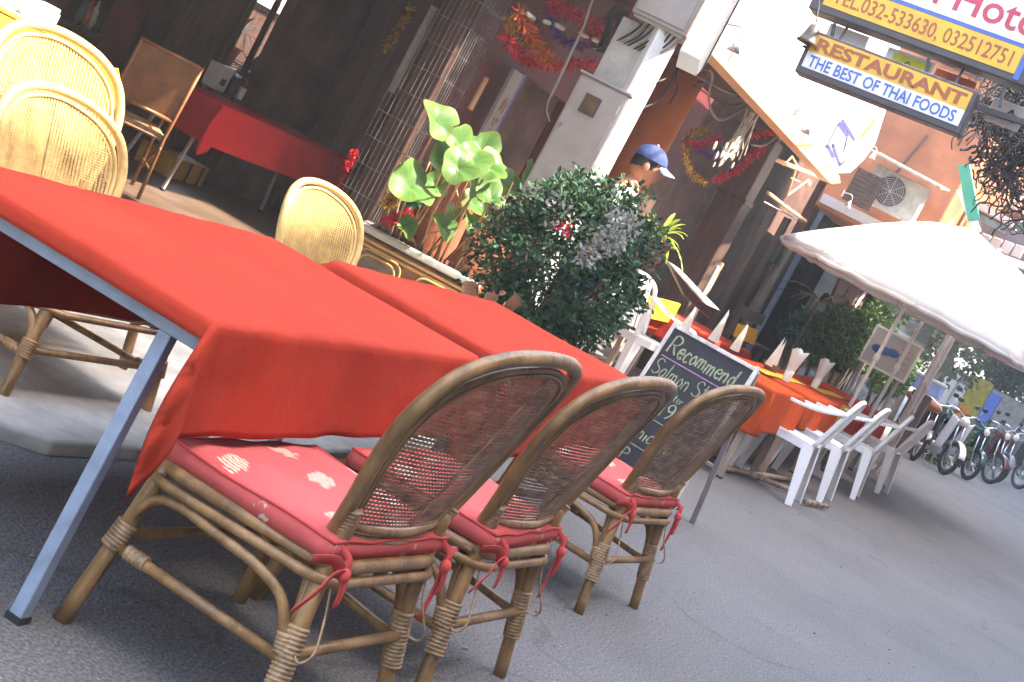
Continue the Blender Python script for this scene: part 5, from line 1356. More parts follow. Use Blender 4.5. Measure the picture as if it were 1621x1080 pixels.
GL = {
 'R': (.7, [[(0, 0), (0, 1), (.4, 1), (.55, .8), (.4, .55), (0, .5)], [(.2, .5), (.6, 0)]]),
 'S': (.6, [[(.5, .85), (.3, 1), (.05, .85), (.1, .6), (.45, .4), (.5, .15), (.25, 0), (0, .12)]]),
 'C': (.6, [[(.5, .85), (.25, 1), (0, .6), (.05, .15), (.3, 0), (.52, .15)]]),
 'T': (.55, [[(0, 1), (.55, 1)], [(.27, 1), (.25, 0)]]), 'O': (.6, [[(.3, 1), (0, .5), (.25, 0), (.5, .4), (.3, 1)]]),
 'P': (.55, [[(0, 0), (0, 1), (.4, .95), (.42, .6), (0, .5)]]),
 'e': (.45, [[(.03, .3), (.36, .34), (.3, .55), (.08, .5), (.02, .2), (.18, 0), (.38, .1)]]),
 'c': (.42, [[(.36, .48), (.18, .58), (.02, .3), (.12, 0), (.36, .08)]]),
 'o': (.44, [[(.2, .58), (.02, .3), (.16, 0), (.36, .25), (.2, .58)]]),
 'm': (.66, [[(0, 0), (.02, .56)], [(.02, .4), (.16, .56), (.25, .4), (.25, 0)], [(.25, .4), (.42, .56), (.5, .4), (.52, 0)]]),
 'n': (.48, [[(0, 0), (.02, .56)], [(.02, .38), (.2, .57), (.32, .4), (.34, 0)]]),
 'd': (.48, [[(.34, .45), (.16, .56), (.02, .28), (.14, 0), (.34, .12)], [(.36, 1), (.36, 0)]]),
 'a': (.46, [[(.34, .5), (.16, .57), (.02, .25), (.14, 0), (.33, .2)], [(.35, .56), (.36, .02)]]),
 'l': (.2, [[(.05, 1), (.05, 0)]]), 't': (.36, [[(.14, .9), (.14, .08), (.28, 0)], [(0, .58), (.3, .6)]]),
 'k': (.44, [[(0, 0), (0, 1)], [(.32, .56), (.02, .25), (.36, 0)]]),
 'i': (.16, [[(.04, .5), (.04, 0)]]), 's': (.34, [[(.28, .5), (.1, .56), (.05, .38), (.26, .2), (.18, 0), (0, .06)]]),
 'w': (.6, [[(0, .55), (.12, 0), (.26, .45), (.4, 0), (.5, .55)]]), 'h': (.44, [[(0, 0), (0, 1)], [(0, .38), (.18, .55), (.3, .4), (.3, 0)]]),
 'b': (.44, [[(0, 1), (0, 0), (.3, .08), (.3, .4), (0, .5)]]), 'r': (.34, [[(0, 0), (0, .55)], [(0, .35), (.25, .55)]]),
 'p': (.44, [[(0, -.3), (0, .55), (.3, .5), (.3, .12), (0, .05)]]), 'u': (.44, [[(0, .55), (.04, .05), (.28, .08), (.32, .55)]]),
 '2': (.5, [[(0, .85), (.2, 1), (.4, .8), (.3, .45), (0, 0), (.45, .02)]]), '1': (.3, [[(0, .8), (.14, 1), (.14, 0)]]),
 '9': (.5, [[(.4, .6), (.15, .5), (.02, .78), (.2, 1), (.4, .8), (.38, .3), (.2, 0)]]), '-': (.4, [[(.02, .4), (.3, .42)]]), '.': (.15, [[(.03, .02), (.06, .0)]]),
}
def chalk(text, u0, v0, h, w=.011, m='chalk', sx=1.0, slant=.12, drift=0.0):
    mb = MB(); u = u0
    for chx in text:
        if chx == ' ': u += .3 * h * sx; continue
        adv, sts = GL[chx]; jy = rnd(-.05, .05) * h
        for st in sts:
            P_ = [Vector((u + (x + slant * y) * h * sx, v0 + y * h + jy + drift * (u - u0), 0)) for x, y in st]
            if len(P_) > 2: P_ = smooth_path(P_, 3)
            n2 = len(P_); vs_ = []
            for k, p in enumerate(P_):
                tt = (P_[min(k + 1, n2 - 1)] - P_[max(k - 1, 0)]).normalized(); q = Vector((-tt.y, tt.x, 0)) * w / 2 * rnd(.7, 1.2)
                for s_ in (-1, 1): vs_.append(CP(p.x + s_ * q.x, p.y + s_ * q.y, .0145))
            mb.add(vs_, [(2 * k, 2 * k + 1, 2 * k + 3, 2 * k + 2) for k in range(n2 - 1)])
        u += (adv + .06) * h * sx
    return mb.build('chalk_writing', m, cbd), u
top = Lc
W0 = Wc - .08
def cfit(text, u0, v0, h, w, m='chalk', width=None):
    adv = sum((.3 if c == ' ' else GL[c][0] + .06) for c in text); chalk(text, u0, v0, h, w, m, sx=width / (adv * h))
cfit('Recommend', .06, top - .17, .1, .0075, width=Wc - .14)
cfit('Recommend', .064, top - .172, .105, .005, width=Wc - .14)
cfit('Salmon Steak', .045, top - .31, .095, .006, width=Wc - .11)
cfit('with butter sauce', .07, top - .39, .045, .0045, width=Wc - .2)
chalk('219.-', .15, top - .50, .09, .009)
chalk('Chicken', .12, top - .66, .08, .008)
chalk('TOP', .07, top - .80, .065, .007)
chalk('shrimp', .1, top - .92, .07, .007, 'chalk_pink')
for (u0, u1, v) in ((.05, Wc - .08, top - .2), (.05, Wc * .6, top - .53), (.05, Wc * .6, top - .70), (.05, Wc * .6, top - .83)):
    MB().prism([CP(u0, v, .013), CP(u1, v - .006, .013), CP(u1, v - .001, .013), CP(u0, v + .005, .013)], (CP(0, 0, .0015) - CP(0, 0, 0))).build('chalk_line', 'chalk_pink' if v > top - .3 else 'chalk', cbd)

# ================================================================ WHITE PLASTIC CHAIRS
def make_plastic(label, group=None):
    t = thing('plastic_chair', label, 'chair', (0, 0, 0), 0, group)
    seat = MB(); seat.grid(lambda u, v: ((u - .5) * (.46 + .02 * v), (v - .5) * .44, .43 - .018 * sin(pi * u) * sin(pi * v) - .012 * (1 - v) + (0.012 if v > .97 else 0)), 12, 12)
    seat.build('seat', 'white_plastic', t, smooth=True, solid=.012)
    MB().prism([Vector((x, .225, z)) for x, z in ((-.235, .445), (.235, .445), (.235, .385), (-.235, .385))], (0, -.014, 0)).build('front_apron', 'white_plastic', t, bevel=.004)
    for s_ in (-1, 1): MB().prism([Vector((s_ * .235, y, z)) for y, z in ((-.22, .435), (.22, .445), (.22, .375), (-.22, .375))], (-s_ * .014, 0, 0)).build('side_apron', 'white_plastic', t, bevel=.004)
    for sx, sy in ((-1, 1), (1, 1), (-1, -1), (1, -1)):
        # L-section tapering legs
        x1, y1 = sx * .235, sy * .215; x0, y0 = sx * .275, sy * (.25 if sy > 0 else .275)
        lg = MB()
        lg.beam((x1 - sx * .035, y1, .42), (x0 - sx * .02, y0, .0), .085, .012, up=Vector((0, 1, 0)), w2=.042, h2=.012)
        lg.beam((x1, y1 - sy * .035, .42), (x0, y0 - sy * .02, .0), .012, .08, up=Vector((0, 1, 0)), w2=.012, h2=.042)
        lg.build('leg', 'white_plastic', t, bevel=.003)
    # back: frame hoop with vertical slats
    def by(z): return -.215 - (z - .42) * .32
    hp = smooth_path([Vector((x, by(z), z)) for x, z in ((-.225, .42), (-.235, .6), (-.225, .76), (-.14, .825), (0, .84), (.14, .825), (.225, .76), (.235, .6), (.225, .42))], 4)
    MB().tube(hp, .018, 8).build('back_frame', 'white_plastic', t, smooth=True)
    for k in range(5):
        x = -.14 + .07 * k; MB().beam((x * 1.05, by(.45), .45), (x, by(.81), .815), .06, .008, up=Vector((0, 1, 0))).build('back_slat', 'white_plastic', t, bevel=.002)
    MB().beam((-.22, by(.6), .6), (.22, by(.6), .6), .01, .04, up=Vector((0, 0, 1))).build('back_rail', 'white_plastic', t, bevel=.002)
    for s_ in (-1, 1):
        ar = MB(); P_ = smooth_path([Vector((s_ * .235, by(.72), .72)), Vector((s_ * .27, -.14, .665)), Vector((s_ * .285, .02, .645)), Vector((s_ * .28, .16, .64)), Vector((s_ * .262, .215, .625))], 4)
        for a, b in zip(P_, P_[1:]): ar.beam(a, b, .06, .022)
        ar.build('armrest', 'white_plastic', t, bevel=.004)
        MB().beam((s_ * .268, .205, .63), (s_ * .235, .2, .43), .05, .018, up=Vector((0, 1, 0))).build('arm_support', 'white_plastic', t, bevel=.003)
    return t
PG = 'white plastic armchairs beside the orange tables'
pc = make_plastic('nearest white plastic armchair at the end of the orange tables', PG)
pc.location = (12.35, 2.05, 0); pc.rotation_euler = (0, 0, radians(3)); pc.scale = (1.12,) * 3
dup(pc, (13.75, 2.03, 0), radians(1), 'second nearest white plastic armchair in the row beside the orange tables', PG)
dup(pc, (15.55, 2.02, 0), radians(4), 'third white plastic armchair along the orange tables, next to the last', PG)
dup(pc, (17.7, 2.03, 0), radians(-3), 'last white plastic armchair in the row, nearest the motorbikes', PG)
p = A(1010, 540, 3.6)
dup(pc, (p.x, 3.6, .05), radians(150), 'white plastic armchair partly hidden between the bush and the chalkboard', 'white plastic chairs behind the chalkboard')

# orange tables
def set_table(label, clabel, loc, yaw, L_, W_, m, d, seed, runner=None):
    T = dict(loc=loc, yaw=yaw, L=L_, W=W_, z=.747)
    make_table(label, T, m='weathered_pole', leg_in=.07, name='street_table', topm='grey_wood', legw=.05, splay=.03)
    make_cloth('tablecloth', clabel, loc, yaw, L_, W_, .75, d[0], d[1], d[2], d[3], m, seed=seed, corner=1.05, step=.05, wave=.004, foldlines=False)
    if runner:
        make_cloth('table_runner', runner, (loc[0], loc[1], .0), yaw, L_, W_, .754, .1, .1, .12, .12, 'yellow_cloth', seed=seed + 20, corner=1, step=.05, wave=.002, cat='table runner', foldlines=False) if False else None
set_table('street table under the first orange cloth beside the chalkboard', 'orange cloth with a sharp fold on the table end nearest the chalkboard', (11.35, 2.12, 0), 0, 1.2, .74, 'orange_cloth', (.38, .2, .34, .3), 11)
set_table('street table under the second orange cloth', 'orange cloth on the middle street table by the umbrella poles', (13.1, 2.16, 0), 0, 1.5, .74, 'orange_cloth', (.25, .2, .3, .3), 12)
set_table('street table under the third orange-red cloth', 'orange-red cloth on the third street table further along', (14.95, 2.2, 0), 0, 1.5, .74, 'red_cloth', (.25, .2, .3, .3), 13)
set_table('street table under the last orange cloth near the motorbikes', 'orange-red cloth on the last street table towards the motorbikes', (16.9, 2.2, 0), 0, 1.7, .76, 'red_cloth', (.25, .25, .3, .3), 14)
for i, (x0, x1, lab) in enumerate(((12.75, 14.7, 'narrow yellow runner along the middle orange table'), (15.0, 16.5, 'yellow runner on the third street table'))):
    mb = MB(); y0 = 2.5 - i * .12
    mb.grid(lambda u, v: (x0 + (x1 - x0) * u, y0 + .16 * v, .7585 + .002 * sin(9 * u)), 12, 3); o = mb.build('table_runner', 'yellow_cloth', smooth=True, solid=.002); tag(o, lab, 'table runner')
o = MB().prism([Vector((14.95, 2.175, .75)), Vector((15.75, 2.175, .75)), Vector((15.75, 2.165, .48)), Vector((14.95, 2.165, .5))], (0, -.004, 0)).build('yellow_overcloth', 'yellow_cloth'); tag(o, 'bright yellow cloth end hanging from the third street table', 'cloth')

# napkins standing in glasses, baskets
def napkin_glass(px, py, Y, lab, kind=0, s=1.0, group=None):
    p = A(px, py, Y); t = thing('napkin_glass', lab, 'napkin holder', (p.x, Y, .757), 0, group, s)
    if kind == 0:
        MB().lathe([(.028, 0), (.034, .09), (.031, .09), (.026, .006), (.001, .005)], 14, caps=False).build('glass', 'glass_tumbler', t, smooth=True)
        nb = MB(); nb.grid(lambda u, v: ((.02 + .055 * v) * cos(2 * pi * u) * (1 + .25 * sin(10 * pi * u) * v), (.02 + .03 * v) * sin(2 * pi * u) * (1 + .25 * cos(8 * pi * u) * v), .03 + .22 * v + .015 * sin(6 * pi * u) * v), 20, 6, True)
        nb.build('napkin', 'napkin', t, smooth=True, solid=.002)
    else:
        MB().lathe([(.045, 0), (.065, .05), (.06, .05), (.04, .006), (.001, .006)], 16, caps=False).build('basket', 'basket', t, smooth=True)
        for q in range(3):
            a = -.06 + .06 * q
            MB().add([(a - .035, -.02, .03), (a + .035, -.02, .03), (a + .035, .03, .03), (a - .035, .03, .03), (a + rnd(-.02, .02), 0, rnd(.2, .27))], [(0, 1, 4), (1, 2, 4), (2, 3, 4), (3, 0, 4), (3, 2, 1, 0)]).build('napkin_cone', 'napkin', t)
    return t
napkin_glass(1218, 585, 2.7, 'basket of white folded napkins on the near orange table', 1, 1.25)
napkin_glass(1247, 595, 2.45, 'white napkin fanned in a glass, first from the napkin basket', 0, 1.15, 'napkins in glasses on the orange tables')
napkin_glass(1290, 610, 2.5, 'white napkin in a glass on the middle table, beside the yellow runner', 0, 1.15, 'napkins in glasses on the orange tables')
napkin_glass(1355, 620, 2.75, 'small white napkin in a glass between the umbrella poles', 0, 1.0, 'napkins in glasses on the orange tables')

# tables behind the chalkboard with red / yellow cloths and white napkin cones
set_table('small table with red cloth behind the bush', 'red cloth with white corner on a small table right of the bush', tuple(A(1025, 480, 3.9) * 1)[:1] + (3.9, 0), 0, .8, .6, 'red_cloth', (.2, .2, .2, .2), 15)
p = A(1050, 485, 3.8)
o = MB().prism([A(1025, 468, 3.82), A(1078, 482, 3.82), A(1062, 512, 3.82), A(1030, 505, 3.82)], (0, .03, 0)).build('yellow_overcloth', 'yellow_cloth', bevel=.004); tag(o, 'bright yellow cloth on the small table right of the bush', 'cloth')
p = A(1150, 520, 3.6)
set_table('table with red cloth behind the chalkboard', 'red cloth on the table just behind the chalkboard', (A(1120, 510, 3.5).x, 3.35, 0), 0, 1.5, .7, 'red_cloth', (.25, .25, .2, .2), 16)
o = MB().prism([A(1168, 512, 3.34), A(1199, 522, 3.34), A(1192, 546, 3.34), A(1160, 532, 3.34)], (0, -.01, 0)).build('yellow_overcloth', 'yellow_cloth'); tag(o, 'orange yellow cloth hanging from the table behind the chalkboard', 'cloth')
def napkin_cone(px, py, Y, h, lab):
    p = A(px, py, Y); t = thing('folded_napkin', lab, 'napkin', p, 0, 'white folded napkins behind the chalkboard')
    for q in range(3):
        a = -.035 + .035 * q
        MB().add([(a - .05, -.03, 0), (a + .05, -.03, 0), (a + .05, .03, 0), (a - .05, .03, 0), (a * .5 + rnd(-.02, .02), 0, h * rnd(.85, 1.05))], [(0, 1, 4), (1, 2, 4), (2, 3, 4), (3, 0, 4), (3, 2, 1, 0)]).build('fold', 'napkin', t, bevel=.004)
napkin_cone(1080, 528, 3.1, .27, 'white folded napkin peeping over the middle of the chalkboard top')
napkin_cone(1128, 540, 3.1, .34, 'tall white folded napkin behind the right half of the chalkboard')
napkin_cone(1162, 555, 3.1, .3, 'white folded napkin behind the right corner of the chalkboard')
# leaning menu plank
o = MB().prism([A(1062, 416, 3.5), A(1076, 426, 3.5), A(1140, 492, 3.4), A(1118, 482, 3.4)], (.02, .05, 0)).build('menu_board', 'white_paint', bevel=.004)
tag(o, 'narrow white menu board leaning at a slant above the red cloths', 'menu board')
o = MB().prism([A(1060, 418, 3.56), A(1118, 482, 3.46), A(1125, 505, 3.46), A(1085, 470, 3.5)], (.02, .04, 0)).build('brown_board', 'brown_wood', bevel=.004)
tag(o, 'brown board propped just beneath the slanting menu board', 'board')
bx = thing('wooden_bench', 'brown wooden bench back behind the red cloth table', 'bench', A(1190, 500, 4.2))
MB().box((0, 0, .0), (1.3, .04, .14)).build('back_board', 'brown_wood', bx, bevel=.005)
for s_ in (-.5, .5): MB().box((s_, .02, -.35), (.06, .05, .8)).build('post', 'brown_wood', bx, bevel=.004)
for s_ in (-.5, .5): MB().box((s_, -.2, -.5), (.05, .05, .45)).build('leg', 'brown_wood', bx, bevel=.004)
MB().box((0, -.12, -.28), (1.25, .3, .03)).build('seat', 'brown_wood', bx, bevel=.004)

# wooden crates / bamboo under the tables
for i, (x, y, lab) in enumerate(((12.2, 2.7, 'slatted wooden crate under the first orange table'), (13.4, 2.65, 'slatted wooden crate under the middle orange table'))):
    t = thing('wooden_crate', lab, 'crate', (x, y, 0), rnd(-.2, .2), 'crates under the orange tables')
    for k in range(4):
        for s_ in (-1, 1): MB().box((0, s_ * .2, .05 + k * .09), (.6, .015, .06)).build('slat', 'grey_wood', t, bevel=.002)
        for s_ in (-1, 1): MB().box((s_ * .3, 0, .05 + k * .09), (.015, .38, .06)).build('slat', 'grey_wood', t, bevel=.002)
    for sx in (-1, 1):
        for sy in (-1, 1): MB().box((sx * .28, sy * .18, .18), (.03, .03, .36)).build('corner_post', 'grey_wood', t)
for i, (a, b, lab) in enumerate((((11.9, 2.35), (12.9, 1.85), 'bamboo pole lying on the road under the nearest plastic chair'), ((11.75, 2.25), (13.6, 2.05), 'bamboo pole lying along the orange table feet'), ((12.6, 1.72), (13.15, 1.62), 'short cut bamboo piece lying on the road between two plastic chairs'))):
    t = thing('bamboo_pole', lab, 'pole', (a[0], a[1], .035)); d = Vector((b[0] - a[0], b[1] - a[1], 0))
    MB().tube([Vector((0, 0, 0)), d], .02, 12).build('culm', 'grey_wood', t, smooth=True)
    for q in (.25, .5, .75): MB().lathe([(.02, -.006), (.024, 0), (.02, .006)], 12, d * q, axis=d.normalized()).build('node', 'brown_wood', t)

# ================================================================ UMBRELLAS
def make_umbrella(label, r, zr, zt, loc, rz=0.0, group=None, pm='white_paint', n=8, tilt=(0, 0), sag=.05):
    t = thing('patio_umbrella', label, 'umbrella', loc, rz, group)
    T = Matrix.Rotation(tilt[0], 3, 'X') @ Matrix.Rotation(tilt[1], 3, 'Y'); O = Vector((0, 0, zr))
    def prof(v): return zt - zr - (zt - zr) * (v ** 1.35)
    for k in range(n):
        mb = MB(); a0_ = 2 * pi * k / n; a1_ = 2 * pi * (k + 1) / n
        def fn(u, v):
            v = .03 + .97 * v
            pa_ = Vector((cos(a0_), sin(a0_), 0)) * r * v; pb_ = Vector((cos(a1_), sin(a1_), 0)) * r * v
            p = pa_.lerp(pb_, u); s_ = 4 * u * (1 - u)
            return O + T @ Vector((p.x * (1 - .03 * s_), p.y * (1 - .03 * s_), prof(v) - sag * s_ * v * (.25 if v < .97 else .05) + .006 * sin(13 * u + 7 * v + k)))
        mb.grid(fn, 8, 10); cp = mb.build('canopy_panel', 'umbrella_cloth', t, smooth=True, solid=.0015)
        vb = MB()
        def fv(u, v):
            p = fn(u, 1.0) ; return p + Vector((0, 0, -.035 * v - .012 * v * abs(sin(3 * pi * u))))
        vb.grid(fv, 18, 2); vb.build('valance', 'umbrella_cloth', cp, smooth=True, solid=.0015)
        rb = MB(); P_ = [O + T @ Vector((cos(a0_) * r * v, sin(a0_) * r * v, prof(v) - .012)) for v in (.04, .3, .6, .8, 1.0)]
        rb.tube(P_, .007, 6).build('rib', 'white_paint', t, smooth=True)
        mb = MB(); mb.tube([O + T @ Vector((0, 0, (zt - zr) * .25)), P_[2]], .005, 5).build('strut', 'white_paint', t)
    MB().tube([(0, 0, .03), O + T @ Vector((0, 0, zt - zr + .03))], .019, 12).build('pole', pm, t, smooth=True)
    MB().lathe([(.019, -.03), (.03, -.02), (.03, .03), (.019, .04)], 12, (0, 0, 1.28)).build('joint_knob', pm, t, smooth=True)
    MB().lathe([(.001, .05), (.03, .03), (.02, 0)], 12, O + T @ Vector((0, 0, zt - zr)), caps=False).build('finial', pm, t, smooth=True)
    MB().lathe([(.2, 0), (.2, .04), (.05, .07), (.03, .12), (.001, .12)], 20, (0, 0, 0)).build('base', 'concrete', t, smooth=True)
    return t
UG = 'white umbrellas over the orange tables'
make_umbrella('large white umbrella nearest the canopy board, on the first pole', 1.34, 1.87, 2.72, (15.6, 2.2, 0), .2, UG)
make_umbrella('second white umbrella, behind the nearest one, on a bright pole', 1.75, 1.95, 2.9, (16.9, 2.15, 0), .0, UG)
make_umbrella('third white umbrella at the far end of the orange tables', 2.0, 2.0, 3.0, (19.0, 2.05, 0), .3, UG)

# ================================================================ INNER TERRACE: tables and square chairs
T3 = dict(loc=(9.15, 5.85, .06), yaw=radians(-5), L=1.6, W=.62, z=.69)
make_table('folding table under the deep red cloth inside the terrace', T3, m='grey_box', legw=.022, splay=.12, name='folding_table')
make_cloth('tablecloth', 'deep red cloth on the table inside the dark terrace', T3['loc'], T3['yaw'], 1.6, .62, .695, .3, .26, .3, .2, 'deep_red_cloth', seed=21, corner=1.3)
def make_square_chair(label, group=None):
    t = thing('square_chair', label, 'chair', (0, 0, 0), 0, group)
    def by(z): return -.21 - (z - .42) * .22
    for s_ in (-1, 1):
        MB().tube([(s_ * .22, by(.95), .95), (s_ * .22, by(.42), .42), (s_ * .235, -.25, 0)], .014, 8).build('rear_leg', 'chair_wood', t, smooth=True)
        MB().tube([(s_ * .225, .2, .62), (s_ * .22, .2, .42), (s_ * .235, .22, 0)], .014, 8).build('leg', 'chair_wood', t, smooth=True)
        MB().tube(smooth_path([(s_ * .22, by(.64), .64), (s_ * .235, 0, .65), (s_ * .225, .2, .62)], 4), .012, 8).build('armrest', 'chair_wood', t, smooth=True)
        MB().tube([(s_ * .225, .205, .2), (s_ * .225, -.23, .2)], .009, 6).build('stretcher', 'chair_wood', t)
        MB().tube([(s_ * .225, .205, .12), (s_ * .225, -.23, .36)], .008, 6).build('cross_brace', 'chair_wood', t)
    for z in (.94, .55): MB().tube([(-.22, by(z), z), (.22, by(z), z)], .013, 8).build('back_rail', 'chair_wood', t, smooth=True)
    cn_ = MB()
    for k in range(34):
        x = -.205 + .41 * k / 33
        cn_.add([(x - .005, by(.56), .56), (x + .005, by(.56), .56), (x + .005, by(.93), .93), (x - .005, by(.93), .93)], [(0, 1, 2, 3)])
    for k in range(26):
        z = .565 + .36 * k / 25
        cn_.add([(-.205, by(z) + .002, z - .005), (.205, by(z) + .002, z - .005), (.205, by(z) + .002, z + .005), (-.205, by(z) + .002, z + .005)], [(0, 1, 2, 3)])
    cn_.build('woven_back', 'chair_wood', t, kind='stuff')
    for y in (.205, -.2): MB().tube([(-.22, y, .41), (.22, y, .41)], .013, 8).build('seat_rail', 'chair_wood', t)
    for s_ in (-1, 1): MB().tube([(s_ * .22, .205, .41), (s_ * .22, -.2, .41)], .013, 8).build('seat_rail', 'chair_wood', t)
    MB().box((0, 0, .43), (.43, .4, .03)).build('seat_pad', 'rattan_wrap', t, bevel=.01)
    return t
SG = 'square backed wooden chairs at the inner table'
s1_ = make_square_chair('brown square backed woven chair in front of the inner red table', SG)
s1_.location = (8.28, 5.84, .06); s1_.rotation_euler = (0, 0, radians(-48)); s1_.scale = (.88, 1.1, .94)
dup(s1_, (11.6, 6.95, .06), radians(175), 'dim square backed chair on the far side of the inner red table', SG)
# low cupboard and yellow box behind the chair
yb_ = thing('yellow_crate', 'yellowish crate lit by sun under the inner red table', 'crate', A(270, 265, 6.6))
MB().box((0, 0, 0), (.5, .3, .22)).build('box', 'sign_yellow', yb_, bevel=.01)
for k in range(3): MB().box((-.16 + .16 * k, -.155, 0), (.02, .012, .2)).build('rib', 'dark_wood', yb_)
for sx in (-.22, .22): MB().box((sx, 0, (-yb_.location.z + .06 - .11) / 2 - .055), (.03, .26, yb_.location.z - .06 - .11)).build('leg', 'dark_wood', yb_)
# things on the inner table
def on_table(px, py, Y=6.35): p = A(px, py, Y); return Vector((p.x, Y, .785 + .06 - .055))
nb = thing('napkin_box', 'square white napkin box standing on the inner red table', 'napkin box', on_table(335, 140))
MB().box((0, 0, .09), (.14, .12, .18), taper=1.06).build('box', 'far_wall', nb, bevel=.01)
MB().box((.0, -.062, .07), (.06, .006, .05)).build('label_print', 'sign_frame', nb)
wg = thing('sauce_jar', 'dark glass jar beside the white napkin box on the inner table', 'jar', on_table(362, 150))
MB().lathe([(.04, 0), (.05, .05), (.045, .1), (.03, .12), (.03, .14)], 14).build('jar', 'black', wg, smooth=True)
MB().lathe([(.033, .14), (.033, .16), (.001, .16)], 14).build('lid', 'bare_steel', wg)
wg = thing('condiment_glass', 'short clear glass with a red spoon on the inner table by the plant', 'glass', on_table(374, 160))
MB().lathe([(.03, 0), (.035, .09), (.032, .09), (.028, .01), (.001, .01)], 14, caps=False).build('glass', 'glass_tumbler', wg, smooth=True)
MB().tube([(0, 0, .02), (.04, .01, .15)], .005, 6).build('spoon', 'tinsel_red', wg)

# table at the top-left corner with yellow cloth and white napkins
Ty = dict(loc=(5.3, 4.9, .045), yaw=radians(0), L=1.3, W=.8, z=.77)
make_table('wooden table under the yellow cloth at the left edge', Ty, m='grey_wood', name='corner_table')
make_cloth('tablecloth', 'bright yellow cloth at the top left edge behind the sunlit chairs', Ty['loc'], Ty['yaw'], 1.3, .8, .775, .25, .25, .25, .25, 'yellow_cloth', seed=31)
p = Vector((6.2, 5.2, .825))
wn_ = thing('serving_tray', 'white napkins and china heaped on the yellow cloth at the left edge', 'tableware', p)
MB().lathe([(.16, 0), (.2, .03), (.19, .035), (.15, .01), (.001, .01)], 24, caps=False).build('plate', 'white_plastic', wn_, smooth=True)
for k in range(4): MB().ball((rnd(-.1, .1), rnd(-.08, .08), .07), .07, 12, 8, sc=(1, .8, .8)).build('napkin', 'napkin', wn_, smooth=True)
MB().lathe([(.04, 0), (.05, .06), (.05, .12), (.045, .12), (.04, .01), (.001, .01)], 16, (.2, .02, 0), caps=False).build('cup', 'white_plastic', wn_, smooth=True)
MB().tube([(.24, .02, .03), (.28, .02, .05), (.28, .02, .09), (.245, .02, .1)], .008, 6).build('cup_handle', 'white_plastic', wn_, smooth=True)
o = MB().prism([Vector((5.6, 5.2, .826)), Vector((5.9, 5.2, .826)), Vector((5.9, 5.5, .826)), Vector((5.6, 5.5, .826))], (0, 0, .012)).build('red_menu', 'red_cloth', bevel=.003); tag(o, 'red menu card lying on the yellow cloth', 'menu')
# ================================================================ PERSON
hp_ = A(1012, 258, 3.1)
HX, HZ = hp_.x, hp_.z
zf = .05; hh = HZ - .02                  # head centre height
per = thing('person', 'man in navy cap with pale blue peak and white shirt behind the bush', 'person', (HX, 3.1, zf), radians(200))
def skin_body(name, verts, edges, radii, m, parent, sub=2):
    me = bpy.data.meshes.new(name); me.from_pydata(verts, edges, []); o = bpy.data.objects.new(name, me); COL.objects.link(o); o.parent = parent
    s = o.modifiers.new('skin', 'SKIN'); s.use_smooth_shade = True
    for i, r_ in enumerate(radii): me.skin_vertices[0].data[i].radius = (r_, r_) if not isinstance(r_, tuple) else r_
    me.skin_vertices[0].data[0].use_root = True
    q = o.modifiers.new('sub', 'SUBSURF'); q.levels = sub; q.render_levels = sub
    me.materials.append(M[m]); return o
k_ = (hh - zf) / 1.58                      # scale: head centre at 1.58 for a 1.70 m person
def S(x, y, z): return (x * k_, y * k_, z * k_)
bv = [S(0, 0, .93), S(0, 0, 1.1), S(0, .01, 1.28), S(0, 0, 1.4), S(0, .02, 1.47), S(0, .04, 1.53),
      S(-.1, 0, .88), S(-.11, .03, .5), S(-.11, 0, .09), S(-.12, .12, .04), S(.1, 0, .88), S(.12, .0, .5), S(.13, -.03, .09), S(.13, .1, .04),
      S(-.17, 0, 1.38), S(-.23, .02, 1.12), S(-.2, .2, .96), S(-.19, .26, .93), S(.17, 0, 1.38), S(.24, .0, 1.12), S(.27, .14, .9), S(.27, .18, .84)]
be_ = [(0, 1), (1, 2), (2, 3), (3, 4), (4, 5), (0, 6), (6, 7), (7, 8), (8, 9), (0, 10), (10, 11), (11, 12), (12, 13), (3, 14), (14, 15), (15, 16), (16, 17), (3, 18), (18, 19), (19, 20), (20, 21)]
br_ = [.12, .115, .13, .09, .055, .055, .085, .058, .04, .035, .085, .058, .04, .035, .06, .045, .034, .03, .06, .045, .034, .03]
skin_body('body', bv, be_, [r_ * k_ for r_ in br_], 'skin', per)
# shirt and trousers as their own shells
sv = [S(0, 0, .92), S(0, .0, 1.1), S(0, .01, 1.28), S(0, 0, 1.395), S(-.17, 0, 1.385), S(-.225, .015, 1.17), S(.17, 0, 1.385), S(.23, .0, 1.17)]
skin_body('shirt', sv, [(0, 1), (1, 2), (2, 3), (3, 4), (4, 5), (3, 6), (6, 7)], [r_ * k_ for r_ in (.145, .14, .15, .105, .078, .07, .078, .07)], 'white_shirt', per)
tv = [S(0, 0, .93), S(-.1, 0, .86), S(-.11, .03, .5), S(-.11, 0, .1), S(.1, 0, .86), S(.12, 0, .5), S(.13, -.03, .1)]
skin_body('trousers', tv, [(0, 1), (1, 2), (2, 3), (0, 4), (4, 5), (5, 6)], [r_ * k_ for r_ in (.13, .1, .075, .065, .1, .075, .065)], 'blue_jeans', per)
hc = Vector(S(0, .055, 1.6))
hd = MB()
